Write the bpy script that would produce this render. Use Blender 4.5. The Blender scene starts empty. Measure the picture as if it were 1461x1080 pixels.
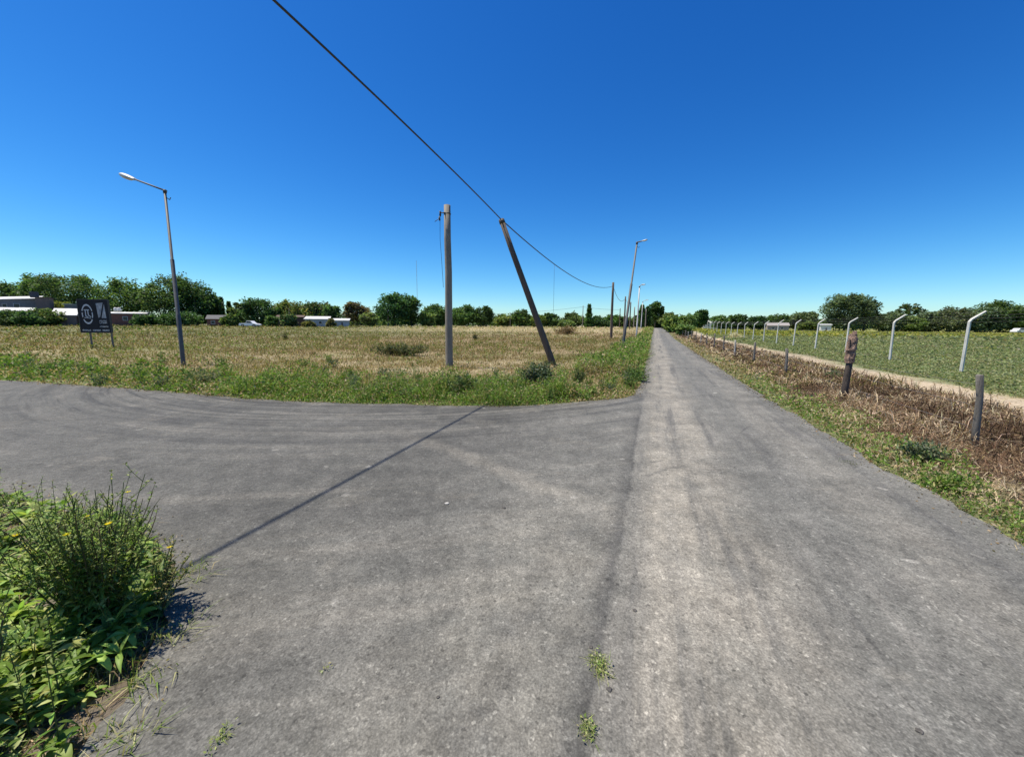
import bpy, bmesh, math, random
import numpy as np
from mathutils import Vector, Matrix
R = math.radians
random.seed(7)
rng = np.random.default_rng(11)
sc = bpy.context.scene
C = sc.collection

# ------------------------------------------------------------------ camera
F = 550.0; PW = 1461.0; PH = 1080.0            # focal length and size of the photo in pixels
PITCH = R(7.87); ROLL = R(0.4); CAMH = 1.6
cam = bpy.data.cameras.new('camera'); camo = bpy.data.objects.new('camera', cam); C.objects.link(camo)
cam.sensor_width = 36.0; cam.lens = F / PW * 36.0; cam.clip_start = 0.05; cam.clip_end = 9000
CM = Matrix.Rotation(math.pi/2 - PITCH, 3, 'X') @ Matrix.Rotation(ROLL, 3, 'Z')
camo.matrix_world = Matrix.Translation((0, 0, CAMH)) @ CM.to_4x4()
sc.camera = camo
sc.render.resolution_x = 1024; sc.render.resolution_y = 756

# ------------------------------------------------------------------ light
SUN_DIR = Vector((-2.62, 0.35, 6.5)).normalized()      # towards the sun
el = math.asin(SUN_DIR.z); az = math.atan2(SUN_DIR.x, SUN_DIR.y)
w = bpy.data.worlds.new('World'); sc.world = w; w.use_nodes = True
wn = w.node_tree.nodes; wl = w.node_tree.links
bg = wn['Background']
sky = wn.new('ShaderNodeTexSky'); sky.sky_type = 'NISHITA'; sky.sun_disc = False
sky.sun_elevation = el; sky.sun_rotation = az
sky.altitude = 600; sky.air_density = 1.0; sky.dust_density = 0.35; sky.ozone_density = 4.0
hs = wn.new('ShaderNodeHueSaturation'); hs.inputs['Saturation'].default_value = 1.25
wl.new(sky.outputs[0], hs.inputs['Color'])
SKYS = 0.11
sx_ = wn.new('ShaderNodeSeparateColor'); cx_ = wn.new('ShaderNodeCombineColor'); wl.new(hs.outputs[0], sx_.inputs[0])
for i_, (g_, k_) in enumerate(((1.42, 1.25), (1.237, 1.40), (1.05, 1.42))):          # deeper, cleaner blue of the day
    a_ = wn.new('ShaderNodeMath'); a_.operation = 'MULTIPLY'; a_.inputs[1].default_value = SKYS; wl.new(sx_.outputs[i_], a_.inputs[0])
    p_ = wn.new('ShaderNodeMath'); p_.operation = 'POWER'; p_.inputs[1].default_value = g_; wl.new(a_.outputs[0], p_.inputs[0])
    m_ = wn.new('ShaderNodeMath'); m_.operation = 'MULTIPLY'; m_.inputs[1].default_value = k_/SKYS/1.48; wl.new(p_.outputs[0], m_.inputs[0])
    wl.new(m_.outputs[0], cx_.inputs[i_])
wl.new(cx_.outputs[0], bg.inputs['Color'])
bg.inputs['Strength'].default_value = SKYS
sun = bpy.data.lights.new('sun', 'SUN'); sun.energy = 5.0; sun.angle = R(0.55); sun.color = (1.0, 0.925, 0.78)
suno = bpy.data.objects.new('sun', sun); C.objects.link(suno)
suno.rotation_euler = SUN_DIR.to_track_quat('Z', 'Y').to_euler()
sc.view_settings.view_transform = 'Standard'; sc.view_settings.look = 'None'
sc.view_settings.exposure = 0.56; sc.view_settings.gamma = 1.0

# ------------------------------------------------------------------ places
K = 0.366                                             # slope of the straight road, x per y
def sm(a, b, x):
    t = np.clip((np.asarray(x, float) - a) / (b - a), 0, 1); return t*t*(3-2*t)
def H(x, y):                                          # height of the land
    x = np.asarray(x, float); y = np.asarray(y, float)
    u = x - K*y
    return 0.9*sm(45, 95, y)*(1 - 0.75*sm(-2, 30, u))
def ray(px, py):
    v = CM @ Vector(((px - PW/2)/F, -(py - PH/2)/F, -1.0)); return v
def G(px, py):                                        # point of the flat ground seen at a pixel
    v = ray(px, py); t = -CAMH / v.z; return (v.x*t, v.y*t)
def at(px, py, Y):                                    # point seen at a pixel at distance Y ahead
    v = ray(px, py); t = Y / v.y; return Vector((v.x*t, Y, CAMH + v.z*t))
def vnoise(x, y, s, seed=0):
    x = np.asarray(x, float)/s + 137.3 + seed*17.1; y = np.asarray(y, float)/s + 91.7 + seed*5.3
    xi = np.floor(x); yi = np.floor(y); fx = x-xi; fy = y-yi
    fx = fx*fx*(3-2*fx); fy = fy*fy*(3-2*fy)
    def h(a, b):
        v = np.sin(a*127.1 + b*311.7 + seed*74.7)*43758.5453; return v - np.floor(v)
    return (h(xi,yi)*(1-fx)+h(xi+1,yi)*fx)*(1-fy) + (h(xi,yi+1)*(1-fx)+h(xi+1,yi+1)*fx)*fy
def fbm(x, y, s, seed=0):
    return 0.55*vnoise(x,y,s,seed)+0.3*vnoise(x,y,s/2.3,seed+3)+0.15*vnoise(x,y,s/5.1,seed+7)

# ------------------------------------------------------------------ objects and tags
def tag(o, label=None, cat=None, group=None, kind=None):
    if label: o['label'] = label
    if cat: o['category'] = cat
    if group: o['group'] = group
    if kind: o['kind'] = kind
    return o
def empty(name, loc=(0,0,0)):
    o = bpy.data.objects.new(name, None); o.empty_display_size = 0.2; C.objects.link(o); o.location = loc; return o
def place(o, parent, loc=None):
    C.objects.link(o)
    if parent is not None: o.parent = parent
    if loc is not None: o.location = loc
    return o

class NM:                                             # big meshes out of numpy arrays
    def __init__(s): s.v=[]; s.f3=[]; s.f4=[]; s.c=[]; s.n=0
    def add(s, v, f3=None, f4=None, col=None):
        v = np.asarray(v, float).reshape(-1,3)
        if f3 is not None and len(f3): s.f3.append(np.asarray(f3).reshape(-1,3)+s.n)
        if f4 is not None and len(f4): s.f4.append(np.asarray(f4).reshape(-1,4)+s.n)
        s.v.append(v); s.n += len(v)
        if col is None: col = (1,1,1)
        col = np.asarray(col, float)
        if col.ndim == 1: col = np.tile(col, (len(v),1))
        s.c.append(col)
    def build(s, name, m, parent=None, smooth=False, loc=None):
        v = np.concatenate(s.v); c = np.concatenate(s.c)
        f3 = np.concatenate(s.f3) if s.f3 else np.zeros((0,3),int)
        f4 = np.concatenate(s.f4) if s.f4 else np.zeros((0,4),int)
        if loc is not None: v = v - np.asarray(loc, float)
        me = bpy.data.meshes.new(name)
        me.vertices.add(len(v)); me.vertices.foreach_set('co', v.ravel().astype(np.float32))
        nl = len(f3)*3+len(f4)*4
        me.loops.add(nl); me.loops.foreach_set('vertex_index', np.concatenate([f3.ravel(), f4.ravel()]).astype(np.int32))
        me.polygons.add(len(f3)+len(f4))
        ls = np.concatenate([np.arange(len(f3))*3, len(f3)*3+np.arange(len(f4))*4]).astype(np.int32)
        me.polygons.foreach_set('loop_start', ls)
        me.update(calc_edges=True)
        a = me.color_attributes.new('Col', 'FLOAT_COLOR', 'POINT')
        a.data.foreach_set('color', np.concatenate([c, np.ones((len(c),1))],1).ravel().astype(np.float32))
        if smooth: me.polygons.foreach_set('use_smooth', np.ones(len(me.polygons), bool))
        me.validate()
        me.materials.append(m)
        o = bpy.data.objects.new(name, me); C.objects.link(o)
        if parent is not None: o.parent = parent
        if loc is not None: o.location = loc
        return o

class MB:                                             # small solid meshes
    def __init__(s): s.bm = bmesh.new()
    def box(s, x0,x1,y0,y1,z0,z1, rot=0.0, piv=None):
        vs = [s.bm.verts.new((x,y,z)) for x in (x0,x1) for y in (y0,y1) for z in (z0,z1)]
        for f in ((0,1,3,2),(4,6,7,5),(0,4,5,1),(2,3,7,6),(0,2,6,4),(1,5,7,3)): s.bm.faces.new([vs[i] for i in f])
        return vs
    def tube(s, pts, rad, n=8, caps=True, squash=None):
        pts = [Vector(p) for p in pts]
        if not hasattr(rad, '__len__'): rad = [rad]*len(pts)
        rings = []
        up0 = None
        for i, p in enumerate(pts):
            d = (pts[min(i+1,len(pts)-1)] - pts[max(i-1,0)]).normalized()
            if up0 is None:
                up0 = Vector((0,0,1)) if abs(d.z) < 0.9 else Vector((0,1,0))
            a = d.cross(up0).normalized(); b = a.cross(d).normalized(); up0 = b
            r = rad[i]; sq = squash if squash else 1.0
            rings.append([s.bm.verts.new(p + a*(math.cos(2*math.pi*k/n)*r) + b*(math.sin(2*math.pi*k/n)*r*sq)) for k in range(n)])
        for i in range(len(rings)-1):
            for k in range(n):
                s.bm.faces.new((rings[i][k], rings[i][(k+1)%n], rings[i+1][(k+1)%n], rings[i+1][k]))
        if caps:
            s.bm.faces.new(rings[0]); s.bm.faces.new(rings[-1])
    def poly(s, pts): s.bm.faces.new([s.bm.verts.new(p) for p in pts])
    def prism(s, pts, y0, y1):                         # outline in xz, thickness in y
        a = [s.bm.verts.new((p[0], y0, p[1])) for p in pts]; b = [s.bm.verts.new((p[0], y1, p[1])) for p in pts]
        s.bm.faces.new(a); s.bm.faces.new(b[::-1])
        for i in range(len(pts)): j=(i+1)%len(pts); s.bm.faces.new((a[i],a[j],b[j],b[i]))
    def build(s, name, m, parent=None, smooth=False, bevel=0.0, loc=None):
        bmesh.ops.recalc_face_normals(s.bm, faces=s.bm.faces[:])
        if bevel: bmesh.ops.bevel(s.bm, geom=s.bm.edges[:], offset=bevel, segments=2, affect='EDGES', profile=0.6)
        me = bpy.data.meshes.new(name); s.bm.to_mesh(me); s.bm.free()
        if smooth: me.polygons.foreach_set('use_smooth', np.ones(len(me.polygons), bool))
        me.materials.append(m)
        o = bpy.data.objects.new(name, me); C.objects.link(o)
        if parent is not None: o.parent = parent
        if loc is not None: o.location = loc
        return o

# ------------------------------------------------------------------ materials
class NT:
    def __init__(s, name):
        s.m = bpy.data.materials.new(name); s.m.use_nodes = True
        s.n = s.m.node_tree.nodes; s.l = s.m.node_tree.links
        s.b = s.n['Principled BSDF']; s.out = s.n['Material Output']
    def put(s, sock, v):
        if isinstance(v, bpy.types.NodeSocket): s.l.new(v, sock)
        elif v is not None: sock.default_value = v
    def math(s, op, a, b=None, c=None, clamp=False):
        n = s.n.new('ShaderNodeMath'); n.operation = op; n.use_clamp = clamp
        s.put(n.inputs[0], a); s.put(n.inputs[1], b); s.put(n.inputs[2], c); return n.outputs[0]
    def mix(s, f, a, b, mode='MIX'):
        n = s.n.new('ShaderNodeMix'); n.data_type = 'RGBA'; n.blend_type = mode
        s.put(n.inputs[0], f)
        for k, v in ((6,a),(7,b)):
            if isinstance(v, (tuple,list)) and len(v)==3: v = tuple(v)+(1,)
            s.put(n.inputs[k], v)
        return n.outputs[2]
    def pos(s): return s.n.new('ShaderNodeNewGeometry').outputs['Position']
    def objc(s): return s.n.new('ShaderNodeTexCoord').outputs['Object']
    def sep(s, v): n = s.n.new('ShaderNodeSeparateXYZ'); s.l.new(v, n.inputs[0]); return n.outputs
    def comb(s, x, y, z=0.0):
        n = s.n.new('ShaderNodeCombineXYZ'); s.put(n.inputs[0],x); s.put(n.inputs[1],y); s.put(n.inputs[2],z); return n.outputs[0]
    def noise(s, vec, scale, detail=3, rough=0.55):
        n = s.n.new('ShaderNodeTexNoise'); s.put(n.inputs['Vector'], vec); n.inputs['Scale'].default_value=scale
        n.inputs['Detail'].default_value=detail; n.inputs['Roughness'].default_value=rough; return n.outputs[0]
    def voro(s, vec, scale, feature='F1', out='Distance'):
        n = s.n.new('ShaderNodeTexVoronoi'); n.feature=feature; s.put(n.inputs['Vector'], vec); n.inputs['Scale'].default_value=scale; return n.outputs[out]
    def mr(s, v, a, b, c=0.0, d=1.0, smooth=False):
        n = s.n.new('ShaderNodeMapRange'); s.put(n.inputs[0], v); n.inputs[1].default_value=a; n.inputs[2].default_value=b
        n.inputs[3].default_value=c; n.inputs[4].default_value=d
        if smooth: n.interpolation_type='SMOOTHSTEP'
        return n.outputs[0]
    def bump(s, h, strength=0.3, dist=0.02):
        n = s.n.new('ShaderNodeBump'); n.inputs['Strength'].default_value=strength; n.inputs['Distance'].default_value=dist
        s.put(n.inputs['Height'], h); s.l.new(n.outputs[0], s.b.inputs['Normal'])
    def set(s, col=None, rough=None, metal=None):
        if isinstance(col, (tuple,list)) and len(col)==3: col = tuple(col)+(1,)
        s.put(s.b.inputs['Base Color'], col); s.put(s.b.inputs['Roughness'], rough); s.put(s.b.inputs['Metallic'], metal)
        return s.m

def surf(name, c1, c2, scale=3.0, rough=0.8, bump=0.2, metal=0.0, stretch=(1,1,1), bdist=0.01):
    t = NT(name); v = t.objc()
    n = t.n.new('ShaderNodeMapping'); t.l.new(v, n.inputs[0]); n.inputs['Scale'].default_value = stretch; v = n.outputs[0]
    a = t.noise(v, scale, 4, 0.65); b = t.noise(v, scale*9, 2)
    f = t.math('ADD', t.math('MULTIPLY', a, 0.7), t.math('MULTIPLY', b, 0.35))
    f = t.mr(f, 0.35, 0.72)
    t.bump(f, bump, bdist)
    return t.set(t.mix(f, c1, c2), rough, metal)

def plant_mat(name, trans=0.25, rough=0.55, spec=0.25):
    t = NT(name)
    a = t.n.new('ShaderNodeAttribute'); a.attribute_name = 'Col'; col = a.outputs['Color']
    t.set(col, rough); t.b.inputs['Specular IOR Level'].default_value = spec
    tr = t.n.new('ShaderNodeBsdfTranslucent'); c2 = t.mix(1.0, col, (1.25,1.25,0.7), 'MULTIPLY'); t.l.new(c2, tr.inputs[0])
    mx = t.n.new('ShaderNodeMixShader'); mx.inputs[0].default_value = trans
    t.l.new(t.b.outputs[0], mx.inputs[1]); t.l.new(tr.outputs[0], mx.inputs[2]); t.l.new(mx.outputs[0], t.out.inputs[0])
    return t.m
M_GRASS = plant_mat('grass_blade', 0.34, 0.6, 0.15)
M_LEAF = plant_mat('leaf', 0.42, 0.5, 0.3)
M_TREE = plant_mat('tree_leaf', 0.36, 0.6, 0.2)
M_DEAD = plant_mat('dead_plant', 0.12, 0.8, 0.1)

def asphalt():
    t = NT('asphalt'); P = t.pos(); x, y, z = t.sep(P)
    wob = t.math('MULTIPLY', t.math('SUBTRACT', t.noise(P, 0.7, 3), 0.5), 0.20)
    wob2 = t.math('MULTIPLY', t.math('SUBTRACT', t.noise(P, 9.0, 3), 0.5), 0.10)
    u = t.math('SUBTRACT', x, t.math('MULTIPLY', y, K))
    uw = t.math('ADD', t.math('ADD', u, wob), wob2)
    along = t.math('ADD', t.math('MULTIPLY', x, K), y)
    st = t.noise(t.comb(t.math('MULTIPLY', u, 3.2), t.math('MULTIPLY', along, 0.22)), 1.0, 5, 0.62)
    st2 = t.noise(t.comb(t.math('MULTIPLY', u, 9.0), t.math('MULTIPLY', along, 0.5)), 1.0, 4, 0.6)
    # turning tracks round the corner
    cx, cy = -3.2, 15.5
    dx = t.math('SUBTRACT', x, cx); dy = t.math('SUBTRACT', y, cy)
    r = t.math('SQRT', t.math('ADD', t.math('MULTIPLY', dx, dx), t.math('MULTIPLY', dy, dy)))
    r = t.math('ADD', r, t.math('MULTIPLY', wob, 0.6))
    an = t.math('ARCTAN2', dx, dy)
    rs = t.noise(t.comb(t.math('MULTIPLY', r, 2.6), t.math('MULTIPLY', t.math('ABSOLUTE', an), 2.2)), 1.0, 5, 0.62)
    rs2 = t.noise(t.comb(t.math('MULTIPLY', r, 8.0), t.math('MULTIPLY', t.math('ABSOLUTE', an), 3.0)), 1.0, 3, 0.6)
    big = t.noise(P, 0.45, 4, 0.6); med = t.noise(P, 2.3, 5, 0.7)
    fine = t.noise(P, 85.0, 4, 0.8); grit = t.voro(P, 95.0); grit2 = t.voro(P, 38.0, 'F1', 'Color')
    left = t.mr(uw, -0.13, -0.19)                    # the flare on the left of the seam
    base = t.mix(t.mr(big, 0.3, 0.7), (0.106,0.105,0.098), (0.158,0.154,0.142))
    base = t.mix(t.math('MULTIPLY', t.mr(med, 0.35, 0.7), 0.45), base, (0.194,0.185,0.173))
    # tracks on the left
    k1 = t.math('MULTIPLY', left, t.mr(rs, 0.52, 0.68)); base = t.mix(t.math('MULTIPLY', k1, 0.7), base, (0.234,0.219,0.196))
    near_edge = t.mr(r, 11.5, 9.3)
    k2 = t.math('MULTIPLY', left, t.mr(rs, 0.50, 0.36)); k2 = t.math('MULTIPLY', k2, t.math('ADD', t.math('MULTIPLY', near_edge, 0.45), 0.20))
    base = t.mix(k2, base, (0.068,0.067,0.067))
    k3 = t.math('MULTIPLY', left, t.math('MULTIPLY', near_edge, t.mr(rs2, 0.53, 0.64))); base = t.mix(t.math('MULTIPLY', k3, 0.75), base, (0.063,0.063,0.063))
    # dusty band on the straight road
    right = t.math('SUBTRACT', 1.0, left)
    band = t.math('MULTIPLY', t.mr(uw, -0.19, 0.10), t.mr(t.math('ADD', uw, t.math('MULTIPLY', wob, 2.0)), 1.12, 0.55, smooth=True))
    band2 = t.math('MULTIPLY', t.mr(uw, 1.55, 1.85, smooth=True), t.mr(uw, 2.5, 2.05, smooth=True))
    dust = t.math('MULTIPLY', t.math('ADD', band, t.math('MULTIPLY', band2, 0.30)), t.mr(st, 0.30, 0.60, 0.35, 1.0))
    dust = t.math('MULTIPLY', dust, t.mr(med, 0.30, 0.62, 0.30, 1.0))
    base = t.mix(t.math('MULTIPLY', dust, 0.97), base, (0.292,0.266,0.228))
    k4 = t.math('MULTIPLY', right, t.mr(st2, 0.54, 0.68)); base = t.mix(t.math('MULTIPLY', k4, 0.35), base, (0.234,0.221,0.203))
    k5 = t.math('MULTIPLY', right, t.mr(st, 0.46, 0.34)); base = t.mix(t.math('MULTIPLY', k5, 0.65), base, (0.088,0.086,0.085))
    # dark seam
    vv = t.math('SUBTRACT', t.math('ADD', t.math('ADD', x, t.math('MULTIPLY', y, 1.03)), t.math('MULTIPLY', wob, 5.0)), 4.02)
    dg = t.math('MULTIPLY', t.math('MULTIPLY', t.mr(t.math('ABSOLUTE', vv), 0.32, 0.03, smooth=True), left), t.math('MULTIPLY', t.mr(x, -2.4, -0.6), t.mr(med, 0.3, 0.6, 0.4, 1.0)))
    base = t.mix(t.math('MULTIPLY', dg, 0.6), base, (0.261,0.241,0.211))
    so = t.math('ADD', uw, 0.18)
    seam = t.math('MULTIPLY', t.math('MULTIPLY', t.mr(so, 0.035, 0.0), t.mr(so, -0.17, -0.01)), t.mr(y, 8.8, 6.5))
    base = t.mix(t.math('MULTIPLY', seam, t.mr(st2, 0.3, 0.6, 0.35, 0.85)), base, (0.077,0.075,0.072))
    hl = t.math('MULTIPLY', t.mr(t.math('ABSOLUTE', t.math('ADD', t.math('ADD', uw, 0.62), wob2)), 0.16, 0.0, smooth=True), t.mr(st, 0.42, 0.58)); hl = t.math('MULTIPLY', hl, t.mr(y, 4.0, 2.2))
    base = t.mix(t.math('MULTIPLY', hl, 0.55), base, (0.077,0.075,0.073))
    # sandy smears and pale spots
    sm1 = t.math('MULTIPLY', t.mr(t.noise(t.comb(x, t.math('MULTIPLY', y, 2.2)), 0.9, 4, 0.7), 0.61, 0.72), 0.45)
    base = t.mix(sm1, base, (0.270,0.248,0.216))
    sp = t.mr(t.noise(P, 4.2, 1), 0.745, 0.79); base = t.mix(t.math('MULTIPLY', sp, 0.55), base, (0.378,0.360,0.333))
    dk = t.mr(t.voro(P, 2.7), 0.05, 0.02); base = t.mix(t.math('MULTIPLY', dk, 0.8), base, (0.027,0.027,0.027))
    # older, darker surface away from the seam; clean scuffed streaks
    dl = t.mr(t.math('ADD', u, t.math('MULTIPLY', t.math('SUBTRACT', big, 0.5), 1.6)), -2.6, -0.5, 0.74, 1.04, smooth=True)
    nv = t.n.new('ShaderNodeVectorMath'); nv.operation='SCALE'; t.l.new(base, nv.inputs[0]); t.l.new(dl, nv.inputs[3]); base = nv.outputs[0]
    sc1 = t.noise(t.comb(t.math('MULTIPLY', u, 6.0), t.math('MULTIPLY', along, 0.9)), 1.0, 4, 0.7)
    k6 = t.math('MULTIPLY', t.math('MULTIPLY', t.mr(sc1, 0.56, 0.66), t.mr(y, 3.2, 1.8)), t.mr(u, -2.0, -0.8)); base = t.mix(t.math('MULTIPLY', k6, 0.5), base, (0.075,0.074,0.072))
    pt = t.mr(t.noise(P, 1.1, 3, 0.6), 0.60, 0.64); base = t.mix(t.math('MULTIPLY', t.math('MULTIPLY', pt, left), 0.22), base, (0.20,0.185,0.16))
    lw_ = t.math('MULTIPLY', t.math('MULTIPLY', t.mr(uw, -1.7, -0.75, smooth=True), t.mr(uw, -0.20, -0.34)), t.math('MULTIPLY', t.mr(y, 4.2, 2.4), t.mr(med, 0.32, 0.62)))
    base = t.mix(t.math('MULTIPLY', lw_, 0.6), base, (0.235,0.220,0.190))
    b1 = t.noise(P, 1.35, 4, 0.7); b2 = t.noise(P, 5.5, 4, 0.7)
    bl = t.math('MULTIPLY', t.mr(b1, 0.33, 0.67, 0.84, 1.17), t.mr(b2, 0.33, 0.67, 0.88, 1.13))
    nb = t.n.new('ShaderNodeVectorMath'); nb.operation='SCALE'; t.l.new(base, nb.inputs[0]); t.l.new(bl, nb.inputs[3])
    base = t.mix(1.0, nb.outputs[0], (0.885,0.885,0.855), 'MULTIPLY')
    # stones in the asphalt
    mid = t.noise(P, 24.0, 3, 0.7); specks = t.sep(t.voro(P, 70.0, 'F1', 'Color'))[1]
    g = t.math('MULTIPLY', t.mr(fine, 0.3, 0.7, 0.60, 1.42), t.mr(grit, 0.1, 0.7, 1.16, 0.82))
    g = t.math('MULTIPLY', g, t.mr(mid, 0.3, 0.7, 0.85, 1.15))
    g = t.math('MULTIPLY', g, t.mr(specks, 0.94, 1.0, 1.0, 1.6)); g = t.math('MULTIPLY', g, t.mr(specks, 0.0, 0.07, 0.6, 1.0))
    gs = t.sep(grit2)[0]; g = t.math('MULTIPLY', g, t.mr(gs, 0.0, 1.0, 0.86, 1.14))
    n = t.n.new('ShaderNodeVectorMath'); n.operation='SCALE'; t.l.new(base, n.inputs[0]); t.l.new(g, n.inputs[3])
    cr = t.mr(t.voro(t.mix(0.12, P, t.noise(P, 3.0, 3), 'ADD'), 0.62, 'DISTANCE_TO_EDGE'), 0.0, 0.012, 1.0, 0.0)
    crm = t.math('MULTIPLY', cr, t.mr(t.noise(P, 0.8, 2), 0.56, 0.62))
    col = t.mix(t.math('MULTIPLY', crm, 0.5), n.outputs[0], (0.045,0.045,0.045))
    hgt = t.math('ADD', t.math('MULTIPLY', fine, 0.6), t.math('MULTIPLY', grit, -0.7))
    hgt = t.math('SUBTRACT', hgt, crm)
    t.bump(hgt, 0.6, 0.006)
    t.b.inputs['Specular IOR Level'].default_value = 0.3
    return t.set(col, 0.86)
M_ASPH = asphalt()

def soil_mat():
    t = NT('soil'); P = t.pos()
    a = t.n.new('ShaderNodeAttribute'); a.attribute_name = 'Col'; col = a.outputs['Color']
    n1 = t.noise(P, 1.7, 5, 0.7); n2 = t.noise(P, 14.0, 4, 0.7); n3 = t.noise(P, 0.16, 4, 0.65)
    f = t.math('MULTIPLY', t.mr(n1, 0.25, 0.75, 0.66, 1.35), t.mr(n2, 0.25, 0.75, 0.7, 1.32))
    f = t.math('MULTIPLY', f, t.mr(n3, 0.3, 0.7, 0.84, 1.18))
    n = t.n.new('ShaderNodeVectorMath'); n.operation='SCALE'; t.l.new(col, n.inputs[0]); t.l.new(f, n.inputs[3])
    t.bump(t.math('ADD', n1, t.math('MULTIPLY', n2, 0.4)), 0.6, 0.06)
    return t.set(n.outputs[0], 0.95)
M_SOIL = soil_mat()

# ------------------------------------------------------------------ road outline
far_edge = [G(px, py) for px, py in ((0,543),(75,548),(150,553),(225,559),(300,566),(370,571),(440,575),(510,577),(580,578),(650,580),(710,581),(765,579),(815,575),(860,572),(890,569),(905,565))]
d = np.array(far_edge[0]) - np.array(far_edge[3]); d /= np.linalg.norm(d)
ext = [tuple(np.array(far_edge[0]) + d*k) for k in (70, 45, 25, 12)]
UL, UR = -0.33, 2.58
left_up = [(UL + K*y, y) for y in (9.6, 10.6, 12, 14, 17, 20, 24, 30)]
right_dn = [(UR + K*y + (0.22 if y < 4 else 0.1 if y < 7 else 0), y) for y in (30, 26, 22, 18, 15, 12.5, 10.5, 9, 7.6, 6.4, 5.3, 4.3, 3.4, 2.6, 1.8, 1.0, 0, -2, -6, -12, -20)]
near_edge = [(-9.5,-20),(-6.2,-12),(-4.0,-6.5),(-2.6,-3),(-1.85,-1),(-1.6,0.3),(-1.58,1.0),(-1.64,1.4),(-1.82,1.8),(-2.15,2.25),(-2.6,2.62),(-3.3,2.95),(-4.7,3.35),(-7,4.15),(-10,5.1)]
e0 = np.array(near_edge[-1]); near_edge += [tuple(e0 + d*k) for k in (8, 20, 40, 68)]
def refine(pts, step, amp, seed):
    out = []
    for i in range(len(pts)-1):
        a = np.array(pts[i]); b = np.array(pts[i+1]); L = np.linalg.norm(b-a); dist = max(2.0, np.linalg.norm((a+b)/2))
        n = max(1, int(L/(step*max(1, dist/6)))); t = (b-a)/L; nn = np.array((-t[1], t[0]))
        for k in range(n):
            p = a + (b-a)*k/n
            q = (fbm(p[0], p[1], 0.5, seed)-0.5)*amp*2 + (vnoise(p[0], p[1], 0.11, seed+5)-0.5)*amp*0.5
            out.append(tuple(p + nn*q))
    out.append(tuple(pts[-1])); return out
ol = refine(ext[:] + far_edge + left_up, 0.07, 0.12, 1)
orr = refine(right_dn, 0.07, 0.10, 2)
on = refine(near_edge, 0.06, 0.14, 3)
ol[-1] = (UL+K*30, 30); orr[0] = (UR+K*30, 30)
OUT = ol + orr + on
OUTA = np.array(OUT)
def inside(x, y, poly):
    x = np.asarray(x); y = np.asarray(y); r = np.zeros(x.shape, bool)
    px = poly[:,0]; py = poly[:,1]; n = len(poly)
    for i in range(n):
        j = i-1
        if py[i] == py[j]: continue
        c = (py[i] > y) != (py[j] > y)
        r ^= c & (x < (px[j]-px[i])*(y-py[i])/(py[j]-py[i]) + px[i])
    return r
COARSE = np.array(ext + far_edge + left_up + right_dn + near_edge)
def segd(x, y, pts, closed=False):
    x = np.asarray(x, float); y = np.asarray(y, float); best = np.full(x.shape, 1e9)
    pts = np.asarray(pts); n = len(pts)
    for i in range(n if closed else n-1):
        a = pts[i]; b = pts[(i+1)%n]; ab = b-a
        t = np.clip(((x-a[0])*ab[0]+(y-a[1])*ab[1])/(ab@ab), 0, 1)
        best = np.minimum(best, np.hypot(x-a[0]-ab[0]*t, y-a[1]-ab[1]*t))
    return best
FAR_LINE = np.array(ext + far_edge)
NEAR_LINE = np.array(near_edge)
def on_road(x, y, m=0.0):
    u = x - K*y
    return inside(x, y, COARSE) | ((y >= 29.9) & (u > UL) & (u < UR))

bm = bmesh.new()
vs = [bm.verts.new((p[0], p[1], 0.022)) for p in OUT]
es = [bm.edges.new((vs[i], vs[(i+1)%len(vs)])) for i in range(len(vs))]
bmesh.ops.triangle_fill(bm, use_beauty=True, edges=es)
for f in bm.faces:
    if f.normal.z < 0: f.normal_flip()
lo = [bm.verts.new((p[0], p[1], -0.03)) for p in OUT]
for i in range(len(vs)):
    j = (i+1) % len(vs)
    bm.faces.new((vs[i], vs[j], lo[j], lo[i]))
prev = (vs[len(ol)-1], vs[len(ol)])
ys = [34,40,46,52,58,64,70,76,82,88,94,100,115,140,180,240,320]
for yy in ys:
    wv = []
    for uu in (UL, UR):
        xx = uu + K*yy; wv.append(bm.verts.new((xx + (random.random()-.5)*0.12, yy, float(H(xx, yy)) + 0.022)))
    bm.faces.new((prev[0], prev[1], wv[1], wv[0])); prev = wv
bmesh.ops.recalc_face_normals(bm, faces=bm.faces[:])
me = bpy.data.meshes.new('road'); bm.to_mesh(me); bm.free(); me.materials.append(M_ASPH)
o = place(bpy.data.objects.new('road', me), None)
tag(o, 'grey dusty asphalt road and its side road meeting at a junction', 'road', kind='structure')

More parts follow.
